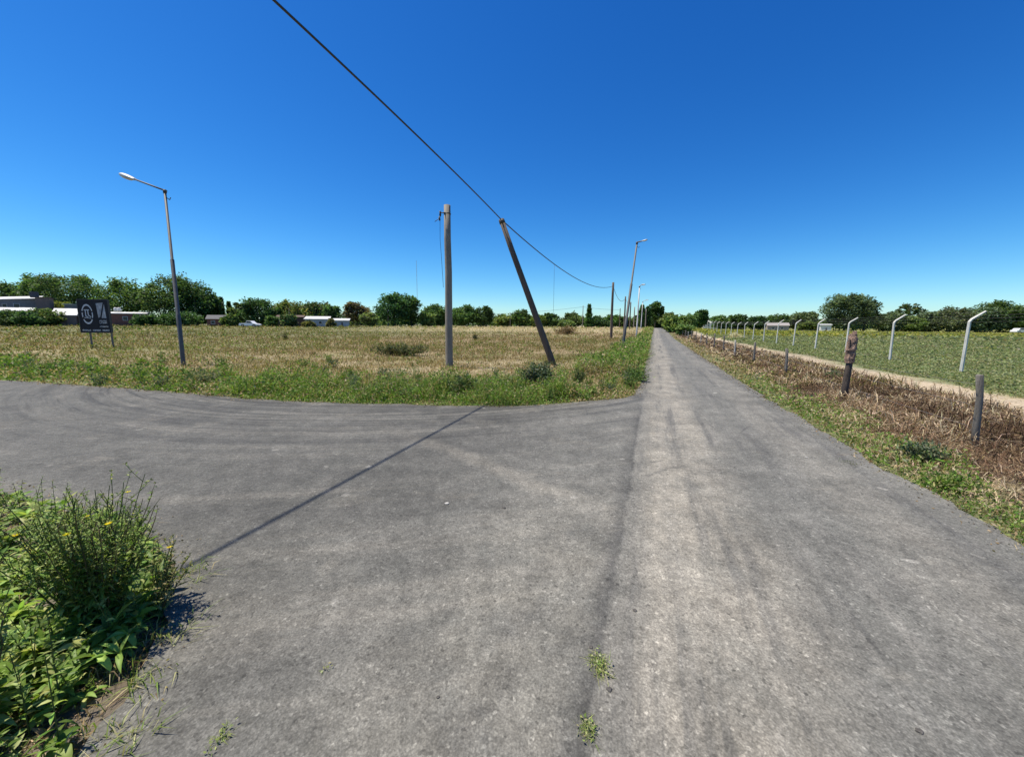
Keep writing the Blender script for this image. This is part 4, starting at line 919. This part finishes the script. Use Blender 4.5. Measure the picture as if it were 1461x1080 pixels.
# bare straw heap on the right field
p = at(1049, 481, 52); g = NM()
a = rng.uniform(0,2*math.pi,500); rr = np.sqrt(rng.uniform(0,1,500)); xx = p.x+np.cos(a)*rr*1.0; yy = p.y+np.sin(a)*rr*.9
z_ = .12+(1-rr)*.75; blades(g, xx, yy, .35, .16, 1.2, pick([(0.50,0.46,0.30),(.6,.56,.42)],500), z0=z_-.15)
o = g.build('straw_heap', M_GRASS, loc=(p.x,p.y,0)); tag(o, 'pale yellow heap of straw in the right field behind the low fence', 'straw heap')

# ------------------------------------------------------------------ buildings
M_GREYW = surf('grey_render', (0.15,0.15,0.16), (0.25,0.25,0.26), 1.2, .9, .3)
M_BRICKG = surf('dull_brick', (0.13,0.10,0.09), (0.22,0.17,0.15), 2.5, .9, .4)
M_BRICK = surf('red_brick', (0.15,0.065,0.05), (0.26,0.12,0.09), 2.5, .9, .4)
M_DKB = surf('dark_brown_boards', (0.07,0.045,0.035), (0.13,0.085,0.065), 2.5, .9, .4, stretch=(4,4,.4))
M_WROOF = surf('white_sheet', (0.34,0.34,0.33), (0.72,0.72,0.71), 2.2, .6, .2)
M_PBLUE = surf('pale_blue_wall', (0.30,0.33,0.36), (0.48,0.51,0.54), 1.2, .85, .2)
M_WHITEW = surf('white_wall', (0.5,0.49,0.47), (0.7,0.69,0.66), 1.2, .85, .2)
M_PINKW = surf('pinkish_wall', (0.22,0.19,0.18), (0.34,0.30,0.28), 1.2, .85, .2)
M_DROOF = surf('dark_roof', (0.05,0.05,0.055), (0.10,0.10,0.11), 2, .8, .3)
M_DARK = surf('dark_glass', (0.012,0.014,0.018), (0.03,0.035,0.04), 2, .2, .05)
M_DOOR = surf('door_paint', (0.07,0.05,0.04), (0.12,0.09,0.07), 2, .6, .1)

def house(label, px0, px1, ty, Yd, depth, wm, rm, roof='mono', rh=.5, wins=(), doors=(), back=None, over=.25, ty1=None):
    a = at(px0, ty, Yd); b_ = at(px1, ty if ty1 is None else ty1, Yd); cx = (a.x+b_.x)/2; z0 = float(H(cx, Yd)); th_ = math.atan2(cx, Yd)*.85; cs_ = math.cos(th_); W = (b_.x-a.x)/2*cs_; h0 = a.z-z0; h1 = b_.z-z0
    root = empty('house', (cx, Yd, z0)); root.rotation_euler = (0,0,-th_)
    b = MB(); b.prism([(-W,-.6),(W,-.6),(W,h1),(-W,h0)], 0, depth); b.build('wall', wm, root)
    b = MB(); t_ = .12
    if roof == 'mono':           # slopes down towards the road: its top is seen
        zb = max(h0,h1)+rh
        for s_ in (0,):
            v = [(-W-over,-over,h0+.02),(W+over,-over,h1+.02),(W+over,depth+over,h1+rh),(-W-over,depth+over,h0+rh)]
            v2 = [(x_,y_,z_+t_) for x_,y_,z_ in v]; vv = [b.bm.verts.new(q) for q in v+v2]
            for f in ((0,1,2,3),(4,5,6,7),(0,1,5,4),(1,2,6,5),(2,3,7,6),(3,0,4,7)): b.bm.faces.new([vv[i] for i in f])
        gb = MB(); gb.box(-W+.02,W-.02,depth-.15,depth-.02,h0,min(h0,h1)+rh-.03) if rh > .1 else None
        if rh > .1: gb.build('wall', wm, root)
    elif roof == 'flat':
        b.prism([(-W-over,h0+.01),(W+over,h1+.01),(W+over,h1+.01+rh),(-W-over,h0+.01+rh)], -over, depth+over)
    elif roof == 'gable':        # ridge runs left to right
        y_ = depth/2; b.bm.free(); b = MB()
        v = [(-W-over,-over,h0),(W+over,-over,h1),(W+over,y_,h1+rh),(-W-over,y_,h0+rh),(W+over,depth+over,h1),(-W-over,depth+over,h0)]
        vv = [b.bm.verts.new(q) for q in v]; v3 = [b.bm.verts.new((q[0],q[1],q[2]+t_)) for q in v]
        for f in ((0,1,2,3),(3,2,4,5)):
            b.bm.faces.new([vv[i] for i in f]); b.bm.faces.new([v3[i] for i in f])
        for i,j in ((0,1),(1,2),(2,4),(4,5),(5,3),(3,0)): b.bm.faces.new([vv[i],vv[j],v3[j],v3[i]])
    b.build('roof', rm, root)
    for (x0,x1,ya,yb) in wins:
        p0 = at(x0, ya, Yd); p1 = at(x1, yb, Yd); b = MB(); b.box((p0.x-cx)*cs_, (p1.x-cx)*cs_, -.05, .02, p1.z-z0, p0.z-z0); w_ = b.build('window', M_DARK, root)
        b = MB(); X0,X1,Z0,Z1 = (p0.x-cx)*cs_, (p1.x-cx)*cs_, p1.z-z0, p0.z-z0
        for q in ((X0-.07,X1+.07,Z1,Z1+.07),(X0-.07,X1+.07,Z0-.08,Z0),(X0-.07,X0,Z0,Z1),(X1,X1+.07,Z0,Z1)): b.box(q[0],q[1],-.09,.01,q[2],q[3])
        b.build('frame', M_WHITEW, w_)
    for (x0,x1,ya) in doors:
        p0 = at(x0, ya, Yd); p1 = at(x1, ya, Yd); b = MB(); b.box((p0.x-cx)*cs_, (p1.x-cx)*cs_, -.06, .02, -.3, p0.z-z0); b.build('door', M_DOOR, root)
    tag(root, label, 'house'); return root, cx, z0
h, cx, z0 = house('grey two-storey house at the far left with pale flat roof', -6, 50, 429, 92, 7, M_GREYW, M_WROOF, 'mono', .9, wins=((20,28,433.5,440),(6,12,434,439)), doors=(), ty1=425.5)
h, cx, z0 = house('dull brick block joined to the right of the grey two-storey house', 51, 68, 424.5, 92.6, 6, M_BRICKG, M_DROOF, 'flat', .1)
b = MB(); p0 = at(53,417,94); p1 = at(64,424,94); b.box((p0.x-cx)*.75,(p1.x-cx)*.75,1.0,2.4,p1.z-z0-.2,p0.z-z0); b.build('chimney', M_DROOF, h)
house('low shed with white sheet roof at the left picture edge', -8, 17, 445, 85, 4.5, M_BRICKG, M_WROOF, 'mono', .95, doors=((6,9,452),))
house('small shed with white sheet roof between the far left bushes', 25, 42, 444.5, 86, 4.5, M_GREYW, M_WROOF, 'mono', .85)
house('grey-brown shack with bright white sloping roof left of the billboard', 76, 106, 450.5, 84, 5, M_BRICKG, M_WROOF, 'mono', 1.55, wins=((84,88,453.5,458),), doors=((92,94.5,454),))
house('open dark lean-to with pale roof edge directly left of the billboard', 95, 116, 451, 86, 3, M_DKB, M_WROOF, 'mono', .12, doors=((100,110,453.5),))
house('grey house with pale flat roof behind the white-roofed shack', 93, 116, 435, 97, 6, M_GREYW, M_WROOF, 'flat', .15, wins=((99,103,440,444),))
h, cx, z0 = house('red brick house with white roof edge right of the billboard', 156, 206, 448, 88, 5, M_BRICK, M_WROOF, 'mono', .42, wins=((176,182,452,457),), doors=((190,193.5,452),))
for q, lab in ((165.5,'left pale water tank on the roof of the red brick house'), (170.5,'right pale water tank on the roof of the red brick house')):
    p = at(q, 446, 89.5); b = MB(); zt = p.z+.35
    b.tube([(p.x,89.5,zt),(p.x,89.5,zt+.62),(p.x,89.5,zt+.78)], [.36,.36,.18], 12); o = b.build('water_tank', M_WROOF, None, True)
    tag(o, lab, 'water tank', 'pair of water tanks on the brick house roof')
house('low brick house with dark gable roof right of the big left tree', 296, 328, 456, 92, 7, M_BRICK, M_DROOF, 'gable', 1.0, wins=((302,307,458,462),(316,320,458,462)))
house('dark brown boarded building under the wide olive tree', 396, 432, 453, 94, 6, M_DKB, M_DKB, 'gable', .5, wins=((400,404,456,460),), doors=((418,422,455),))
house('long pale blue building with white roof behind the field', 435.5, 469, 456, 93, 6, M_PBLUE, M_WROOF, 'mono', .75, wins=((441,445,458.5,462),(455,459,458.5,462)), doors=())
house('smaller pale building with white roof right of the long blue one', 474, 497, 458, 93.5, 5, M_PBLUE, M_WROOF, 'mono', .55, wins=((478,481,460,463),), doors=((487,489,460),))
house('white house behind the right field next to the roadside trees', 1005, 1023, 461, 150, 8, M_WHITEW, M_WROOF, 'gable', 1.1, wins=((1009,1011,463,466),(1016,1018,463,466)))
house('long pinkish grey house with pale roof behind the white post fence', 1096, 1125, 465, 135, 8, M_PINKW, M_WROOF.copy(), 'gable', 1.0, wins=((1102,1105,467,470),(1114,1117,467,470)), doors=((1109,1110.5,467),))
house('small white shed left of the big round tree on the right', 1172, 1186, 464, 120, 4, M_WHITEW, M_WROOF, 'mono', .3, doors=((1178,1180,468),))
house('low grey shed in the shade of the right treeline', 1305, 1322, 469, 150, 6, M_PINKW, M_WROOF, 'gable', .8)
M_PINKR = surf('faded_roof', (0.22,0.20,0.19), (0.33,0.30,0.28), 2, .8, .2)
for o_ in bpy.data.objects:
    if o_.name.startswith('roof') and o_.parent and 'pinkish' in o_.parent.get('label',''): o_.data.materials[0] = M_PINKR

# white pickup and a far car
M_CARW = surf('car_white', (0.72,0.72,0.72), (0.80,0.80,0.80), 2, .3, .02); M_TYRE = surf('tyre', (0.015,0.015,0.015), (0.03,0.03,0.03), 6, .9, .1); M_RIM = surf('rim', (0.35,0.35,0.36), (0.5,0.5,0.5), 5, .4, .1, .6)
def car(label, px, Yd, L, cabin, cat, rot=0):
    p = at(px, 460, Yd); z0 = float(H(p.x, Yd)); root = empty('parked_car', (p.x, Yd, z0)); root.rotation_euler = (0,0,rot)
    s = L/4.6
    body = [(-2.3,.38),(-2.3,.78),(-2.2,.92),(-.9,.95),(1.2,.93),(2.1,.82),(2.3,.6),(2.28,.38),(1.85,.34),(1.72,.62),(1.4,.72),(1.08,.62),(.95,.34),(-.95,.34),(-1.08,.62),(-1.4,.72),(-1.72,.62),(-1.85,.34)]
    b = MB(); b.prism([(x*s,z*s) for x,z in body], -.85*s, .85*s); b.build('body', M_CARW, root, bevel=.04)
    b = MB(); b.prism([(x*s,z*s) for x,z in cabin], -.78*s, .78*s); cb = b.build('cabin', M_CARW, root, bevel=.05)
    mx_ = sum(x for x,z in cabin)/len(cabin); 
    win = [((x-mx_)*.8+mx_, .98+(z-.93)*.8) for x,z in cabin]
    for sy_ in (-.80,.78): b = MB(); b.prism([(x*s,z*s) for x,z in win], sy_*s, (sy_+.02)*s); b.build('window', M_DARK, cb)
    for x in (-1.4,1.4):
        for y_ in (-.75,.75):
            b = MB(); b.tube([(x*s,(y_-.1)*s,.33*s),(x*s,(y_+.1)*s,.33*s)], .32*s, 16); w_ = b.build('wheel', M_TYRE, root)
            b = MB(); b.tube([(x*s,(y_-.11)*s,.33*s),(x*s,(y_+.11)*s,.33*s)], .18*s, 12); b.build('rim', M_RIM, w_)
    for y_ in (-.6,.6): b = MB(); b.box(2.2*s,2.31*s,(y_-.15)*s,(y_+.15)*s,.62*s,.74*s); b.build('headlight', M_LENS, root)
    tag(root, label, cat)
car('white pickup truck parked under the round dark tree', 357, 84, 4.0, [(-.6,.93),(-.5,1.48),(-.3,1.55),(.55,1.52),(1.2,.93)], 'pickup')
car('white car parked under the trees at the right picture edge', 1459, 118, 4.6, [(-1.9,.93),(-1.4,1.42),(-1.1,1.5),(.4,1.48),(1.2,.93)], 'car')

# ------------------------------------------------------------------ billboard
M_BOARD = surf('board_dark', (0.008,0.009,0.012), (0.02,0.022,0.028), 3, .9, .1); M_PRINT = surf('board_print', (0.42,0.44,0.46), (0.62,0.64,0.66), 9, .7, .1)
M_PRINT2 = surf('board_photo', (0.13,0.14,0.16), (0.50,0.52,0.54), 4, .7, .1)
YB = 24.0; TL = at(114, 428, YB); BR = at(157.5, 474, YB); TRx = at(151.5, 428, YB).x; 
bw = (BR.x-at(118,474,YB).x); bcx = (at(114,428,YB).x+TRx+BR.x+at(118,474,YB).x)/4; zb = BR.z; zt = TL.z
root = empty('billboard', (bcx, YB, 0)); root.rotation_euler = (0,0,R(4))
w2 = bw/2; hh = zt-zb
b = MB(); b.box(-w2,w2,-.03,.03,zb,zt); board = b.build('board', M_BOARD, root, bevel=.008)
b = MB()
for (x0,x1,z0_,z1) in ((-w2-.03,w2+.03,zt,zt+.05),(-w2-.03,w2+.03,zb-.05,zb),(-w2-.05,-w2,zb,zt),(w2,w2+.05,zb,zt)): b.box(x0,x1,-.045,.045,z0_,z1)
b.build('frame', M_IRON, root)
for sx_ in (-.55,.88):
    b = MB(); b.box(w2*sx_-.035,w2*sx_+.035,.047,.115,-.1,zt-.02); b.build('leg', M_GWOOD, root)
def bx_(u_, v_): return (-w2+bw*u_, zb+hh*v_)
# round emblem: ring with gaps and two nested strokes inside
b = MB(); cxe, cze = bx_(.28,.56); ra, rb = bw*.19, hh*.31
for a0, a1, r_in, r_out in ((20,160,.84,1.0),(170,200,.80,.97),(215,325,.84,1.0),(335,372,.80,.97)):
    n_ = 14
    for k in range(n_):
        t0 = R(a0+(a1-a0)*k/n_); t1_ = R(a0+(a1-a0)*(k+1)/n_)
        b.poly([(cxe+math.cos(t)*ra*r, -.037, cze+math.sin(t)*rb*r) for t, r in ((t0,r_in),(t1_,r_in),(t1_,r_out),(t0,r_out))])
def stroke(b, pts, wdt, y=-.037):
    for p_, q_ in zip(pts, pts[1:]):
        p_ = Vector((p_[0],p_[1])); q_ = Vector((q_[0],q_[1])); d_ = (q_-p_).normalized(); nn = Vector((-d_.y,d_.x))*wdt/2
        b.poly([(v_.x,y,v_.y) for v_ in (p_-nn,q_-nn,q_+nn,p_+nn)])
E = lambda x_, z_: (cxe+ra*x_, cze+rb*z_)
stroke(b, [E(-.55,.42),E(.4,.42)], .05); stroke(b, [E(-.3,.42),E(-.3,-.2),E(.1,-.3)], .05); stroke(b, [E(.15,.4),E(.15,-.1),E(.6,-.3)], .05); stroke(b, [E(-.6,-.35),E(.55,-.42)], .035)
b.build('emblem', M_PRINT, board)
b = MB()
pa = [bx_(.60,.90), bx_(.84,.92), bx_(.70,.48), bx_(.635,.44)]; b.poly([(q[0],-.036,q[1]) for q in pa])
pa = [bx_(.875,.88), bx_(.90,.44), bx_(.74,.44)]; b.poly([(q[0],-.036,q[1]) for q in pa]); b.build('picture', M_PRINT2, board)
b = MB(); random.seed(3)
def scrib(u0, u1, v0, v1, n_):                      # words too far off to be read: short strokes of letter height
    b = MB()
    for k in range(n_):
        a_ = u0+(u1-u0)*k/n_; w_ = (u1-u0)/n_*.78; x0,z0_ = bx_(a_, v0); x1,z1 = bx_(a_+w_, v1)
        stroke(b, [(x0,z0_),(x0,z1)], .018); stroke(b, [(x0,random.choice((z0_,z1,(z0_+z1)/2))),(x1,random.choice((z0_,z1,(z0_+z1)/2)))], .018)
        if random.random() < .6: stroke(b, [(x1,z0_),(x1,z1)], .016)
    b.build('lettering', M_PRINT, board)
scrib(.66,.90,.345,.37,6); scrib(.66,.90,.27,.325,5); scrib(.65,.93,.15,.19,8); scrib(.05,.33,.03,.08,8); scrib(.40,.66,.03,.08,7); scrib(.72,.95,.03,.08,6)
tag(root, 'black billboard on two wooden legs with round white emblem', 'billboard')
random.seed(9)

# ------------------------------------------------------------------ trees
M_BARK = surf('bark', (0.06,0.05,0.04), (0.14,0.115,0.09), 3, .9, .6, stretch=(2,2,.4))
DG = [(0.042,0.090,0.024),(0.060,0.118,0.032),(0.085,0.155,0.045),(0.028,0.060,0.018)]
MG = [(0.080,0.140,0.034),(0.105,0.172,0.045),(0.06,0.110,0.028),(0.14,0.20,0.06)]
LG = [(0.16,0.21,0.05),(0.20,0.25,0.07),(0.12,0.17,0.04)]
OG = [(0.125,0.13,0.045),(0.16,0.155,0.06),(0.09,0.105,0.035)]
GT = [(0.085,0.125,0.055),(0.115,0.16,0.07),(0.06,0.09,0.04),(0.14,0.18,0.085)]
RB = [(0.12,0.085,0.065),(0.16,0.12,0.09),(0.085,0.085,0.04)]
def crown_pts(style, n, W, Hc, rg):
    if style in ('cypress','conifer'):
        z = rg.uniform(0,1,n)**1.1; prof = (np.sin(np.pi*np.minimum(z*.9+.12,1))**.6 if style=='cypress' else (1-z)**.8*(0.75+.25*np.sin(z*26)))
        a = rg.uniform(0,2*math.pi,n); r = W*prof*np.sqrt(rg.uniform(.25,1,n)); return np.stack([r*np.cos(a), r*np.sin(a), z*Hc],1), np.floor(z*9).astype(int)
    K_ = max(10, int(16+W*4)); a = rg.uniform(0,2*math.pi,K_); zz = rg.uniform(-.55,.85,K_); rr = np.sqrt(np.maximum(0,1-zz**2))*rg.uniform(.35,.80,K_)
    cc = np.stack([rr*np.cos(a)*W, rr*np.sin(a)*W, (zz*.78+.5-.0)*Hc*.5+Hc*.25],1)
    cr = rg.uniform(.16,.40,K_)*(W*.55+Hc*.22)
    if style == 'sparse': cr *= .6
    k = rg.integers(0,K_,n); d_ = rg.normal(size=(n,3)); d_ /= np.linalg.norm(d_,axis=1,keepdims=True)
    P = cc[k] + d_*(cr[k]*rg.uniform(.35,1.08,n))[:,None]*np.array((1,1,.72))
    if style == 'round':
        f = rg.uniform(0,1,n) < rg.uniform(.16,.34); q = int(f.sum()); e = rg.normal(size=(q,3)); e /= np.linalg.norm(e,axis=1,keepdims=True); e *= rg.uniform(0,1,q)[:,None]**.4
        P[f] = e*np.array((W*.74,W*.74,Hc*.42))+np.array((0,0,Hc*.44))
    return P, k
def tree(label, px, topy, wpx, Yd, style='round', cols=DG, group=None, n=None, base=None, low=0.12, name='tree', seedk=[0], yoff=0):
    global rng
    seedk[0] += 1; rg = np.random.default_rng(900+seedk[0]); rng = rg
    t = at(px, topy, Yd); x0 = t.x; z0 = float(H(x0, Yd)); Ht = t.z-z0; W = wpx/2/F*Yd*(1/1.0)
    root = empty(name, (x0,Yd,z0)); zb = Ht*low; Hc = Ht-zb; n = n or int(1800+W*Hc*80); n = min(int(n*1.25), 8500)
    P, k = crown_pts(style, n, W, Hc, rg)
    if style in ('round','sparse'):
        zmx = np.percentile(P[:,2], 99.7); zmn = np.percentile(P[:,2], 1); P[:,2] = (P[:,2]-zmn)/(zmx-zmn)*Hc
        xm = np.percentile(np.hypot(P[:,0],P[:,1]), 99); P[:,:2] *= W/xm
        P[:,2] = np.maximum(P[:,2], -zb*.9)
    P[:,2] += zb
    kc = rg.uniform(.65,1.4,k.max()+1)[k][:,None]; c = pick(cols, n, .2)*kc*rg.uniform(.9,1.4)*np.array((rg.uniform(.9,1.12),1,rg.uniform(.9,1.3)))
    ls = 0.55*(Yd/100)**.8*(.85 if style in('cypress','conifer') else 1)
    g = NM(); leaves(g, P, rdir(n,-.6,.8), ls*rg.uniform(.6,1.4,n), ls*.6*rg.uniform(.7,1.3,n), c, fold=.5); g.build('crown', M_TREE, root)
    b = MB(); tr = max(.12, Ht*.022)
    b.tube([(0,0,-.3),(0.05,0,zb*.6+.2),(-.05,.05,zb+Hc*.35),(.05,0,zb+Hc*.7)], [tr*1.4,tr,tr*.7,tr*.25], 8)
    for q in range(5):
        a = q*1.3+rg.uniform(0,.8); zz = zb+Hc*rg.uniform(.05,.35); L_ = W*.65
        if style in ('cypress','conifer'): L_ = W*.4
        b.tube([(0,0,zz),(math.cos(a)*L_*.5,math.sin(a)*L_*.5,zz+Hc*.12),(math.cos(a)*L_,math.sin(a)*L_,zz+Hc*.28)], [tr*.5,tr*.32,tr*.1], 6)
    b.build('trunk', M_BARK, root, True); tag(root, label, 'tree', group); return root
T = tree
T('broad dark tree behind the grey house at the far left', 22, 404, 50, 112)
T('tall dark tree rising between grey house and the wide one', 52, 394, 50, 110, cols=DG+MG[:1])
T('wide bright-topped tree behind the billboard and shacks', 100, 393, 84, 108, cols=MG, n=6500)
T('rounded tree behind the red brick house', 176, 398, 66, 102, cols=MG+DG, n=5500)
T('largest dark tree, behind the left street lamp', 236, 392, 74, 98, n=6500, cols=DG+MG[:2])
T('dark tree forming the right shoulder of the largest one', 275, 402, 62, 99, n=5000, cols=DG)
T('low dark tree behind the low brick house', 296, 419, 32, 101)
T('thin spiky conifer left of the round dark tree', 315, 425, 10, 110, 'conifer')
T('shorter spiky conifer beside the low brick house', 326, 431, 12, 108, 'conifer')
T('feathery small tree between conifers and the round dark tree', 340, 433, 22, 104, cols=MG)
T('round dark tree above the white pickup', 366, 427, 42, 95, cols=DG+MG[:1], low=.05)
T('small shrubby tree right of the round dark tree', 391, 441, 26, 100, cols=MG)
T('wide olive-brown tree over the brown building', 420, 430, 56, 104, cols=OG+MG, n=5000)
T('olive tree behind the pale blue building', 455, 432, 52, 106, cols=MG+RB[:1])
T('dark small tree right of the olive one behind the blue building', 472, 437, 26, 103)
T('reddish half-bare tree left of the large dark tree', 508, 432, 36, 112, cols=RB+OG, n=2600)
T('yellow-green bush tree at the foot of the reddish tree', 527, 447, 26, 100, cols=LG+OG)
T('large dark tree left of the concrete pole', 562, 419, 56, 108, n=6000)
T('dark right shoulder beside the large dark tree', 586, 424, 28, 110)
T('yellowish small tree right of the large dark tree', 610, 447, 26, 112, cols=LG+MG)
T('broad green tree directly left of the concrete pole', 624, 435, 44, 120, cols=MG)
T('broad green tree directly right of the concrete pole', 662, 436, 42, 120, cols=MG+DG)
T('dark dome-shaped tree right of the concrete pole', 689, 438, 30, 118)
T('pale low tree right of the dark dome', 718, 449, 34, 125, cols=MG+LG[:1])
T('rounded green tree left of the leaning pole', 744, 443, 30, 124, cols=MG+DG)
T('pale green low tree touching the leaning pole', 768, 450, 24, 122, cols=MG+LG[:1])
T('dark tree just right of the leaning pole', 785, 448, 26, 124)
T('pale rounded shrub right of the leaning pole', 808, 458, 22, 115, cols=LG, low=.03)
T('broad green tree left of the small conifer', 818, 447, 34, 130, cols=MG)
T('single pointed conifer above the far treeline', 841, 435, 15, 125, 'conifer', cols=DG, n=2200, low=.05)
T('low dark tree right of the pointed conifer', 856, 452, 26, 130)
T('green tree behind the cable pole', 872, 450, 24, 135, cols=MG+DG)
T('dark small tree left of the leaning lamp', 887, 452, 20, 140)
T('low green tree behind the leaning lamp', 901, 455, 20, 140, cols=MG)
T('left dark columnar cypress at the road end', 916.5, 436, 9, 150, 'cypress', low=.02, n=2600)
T('right dark columnar cypress at the road end', 924.5, 438, 8, 150, 'cypress', low=.02, n=2600)
T('tall ragged dark pine at the end of the road', 936, 431, 17, 155, 'round', cols=DG, low=.3, n=2600)
T('thin dark conifer right of the ragged pine', 945.5, 438, 8, 155, 'conifer', n=1800)
T('low dark tree closing the end of the road', 934, 455, 26, 160, cols=DG, low=.02)
T('sparse green tree leaning over the right side of the road end', 955, 447, 26, 88, cols=MG+LG, low=.05, n=2600)
T('bushy bright green tree at the right road edge far off', 964, 451, 34, 72, cols=MG+LG, low=.02, n=4200)
T('low green bush ahead of the roadside trees', 977, 463, 24, 60, cols=MG+LG[:1], low=.0, n=2600)
T('thin twiggy tree behind the roadside bushes', 985, 449, 20, 100, 'sparse', cols=MG, n=900)
T('dark tree left of the white house', 1000, 443, 20, 140, cols=DG+MG[:1])
T('green tree right of the white house', 1028, 451, 26, 150, cols=MG)
T('dark rounded tree in the right treeline nearest the white house', 1053, 450, 28, 150, cols=DG+MG[:1])
T('flat dark tree left of the pinkish house', 1083, 452, 28, 150)
T('green tree rising behind the pinkish house', 1112, 450, 34, 155, cols=MG+DG)
T('taller dark tree right of the pinkish house', 1147, 446, 38, 150, cols=GT)
T('pale low bush tree beneath the taller dark one', 1155, 459, 28, 140, cols=MG+LG[:1], low=.02)
T('big round dark tree standing alone on the right', 1210, 421, 58, 130, n=6500, cols=GT, low=.05)
T('right feathery shoulder beside the big round tree', 1238, 422, 34, 132, n=3000, cols=GT)
T('low dark tree right of the big round tree', 1268, 446, 42, 140, cols=GT, low=.03)
T('tall spindly tree with small flat crown above the right treeline', 1298, 434, 30, 150, 'sparse', cols=OG+DG, low=.55, n=800)
T('green tree below the spindly one', 1296, 452, 38, 142, cols=MG, low=.03)
T('dark low tree between the two right fence posts', 1328, 445, 40, 145, cols=GT, low=.03)
T('medium dark tree behind the near white fence post', 1360, 439, 50, 140, cols=GT, low=.03, n=4500)
T('broad dark tree right of the near white fence post', 1400, 438, 56, 138, cols=GT, low=.03, n=4800)
T('tallest tree in the right treeline', 1434, 431, 54, 136, cols=MG+DG, low=.03, n=5500)
T('brownish green tree at the right picture edge', 1466, 436, 46, 134, cols=OG+DG, low=.03)
# bushes at the left houses
for px, ty, wp, Yd, cols, lab in ((14,443,48,80,DG+MG[:1],'dark hedge-like bush before the far left shed'), (40,446,34,79,DG+MG[:1],'dark bush before the small white-roofed shed'), (62,441,40,82,OG+MG,'olive bush between the two white-roofed sheds'), (86,431,34,100,LG,'bright yellow-green bush behind the white-roofed shack'),
                             (248,445,60,90,DG,'dark undergrowth at the foot of the largest left tree'), (205,450,30,87,DG+MG[:1],'dark bush at the right end of the red brick house'),
        (411,450,22,89,DG+OG,'dark bush before the dark brown boarded building'), (387,452,16,90,DG,'dark bush between the white pickup and the brown building'), (329,449,22,89,MG+DG,'green bush at the right end of the low brick house'), (471,456,12,90,OG,'small olive bush between the two pale buildings'), (440,459,14,88,OG,'low olive bush before the pale blue building'), (128,450,34,98,MG,'green bush behind the top of the billboard')):
    T(lab, px, ty, wp, Yd, cols=cols, low=0, name='bush')
# distant wood as one mass
g = NM(); rng = np.random.default_rng(5)
for k in range(150):
    px = -260 + k*13.6 + rng.uniform(-5,5); Yd = rng.uniform(190,260); t = at(px, 455+rng.uniform(-4,4)+ (2 if px>980 else 0) + (px-730)*.007*0, Yd); z0 = float(H(t.x,Yd)); Ht = t.z-z0
    P, kk = crown_pts('round', 420, 9, Ht, rng); P[:,2] = np.clip(P[:,2], .1, Ht*1.15); P += np.array((t.x, Yd, z0))
    leaves(g, P, rdir(420,-.5,.8), 1.5, 1.0, pick(DG+MG, 420, .2)*rng.uniform(.8,1.2), fold=.5)
o = g.build('distant_woodland', M_TREE); tag(o, 'continuous dark woodland along the far horizon behind the separate trees', 'woodland', kind='stuff')
print('objects', len(bpy.data.objects))
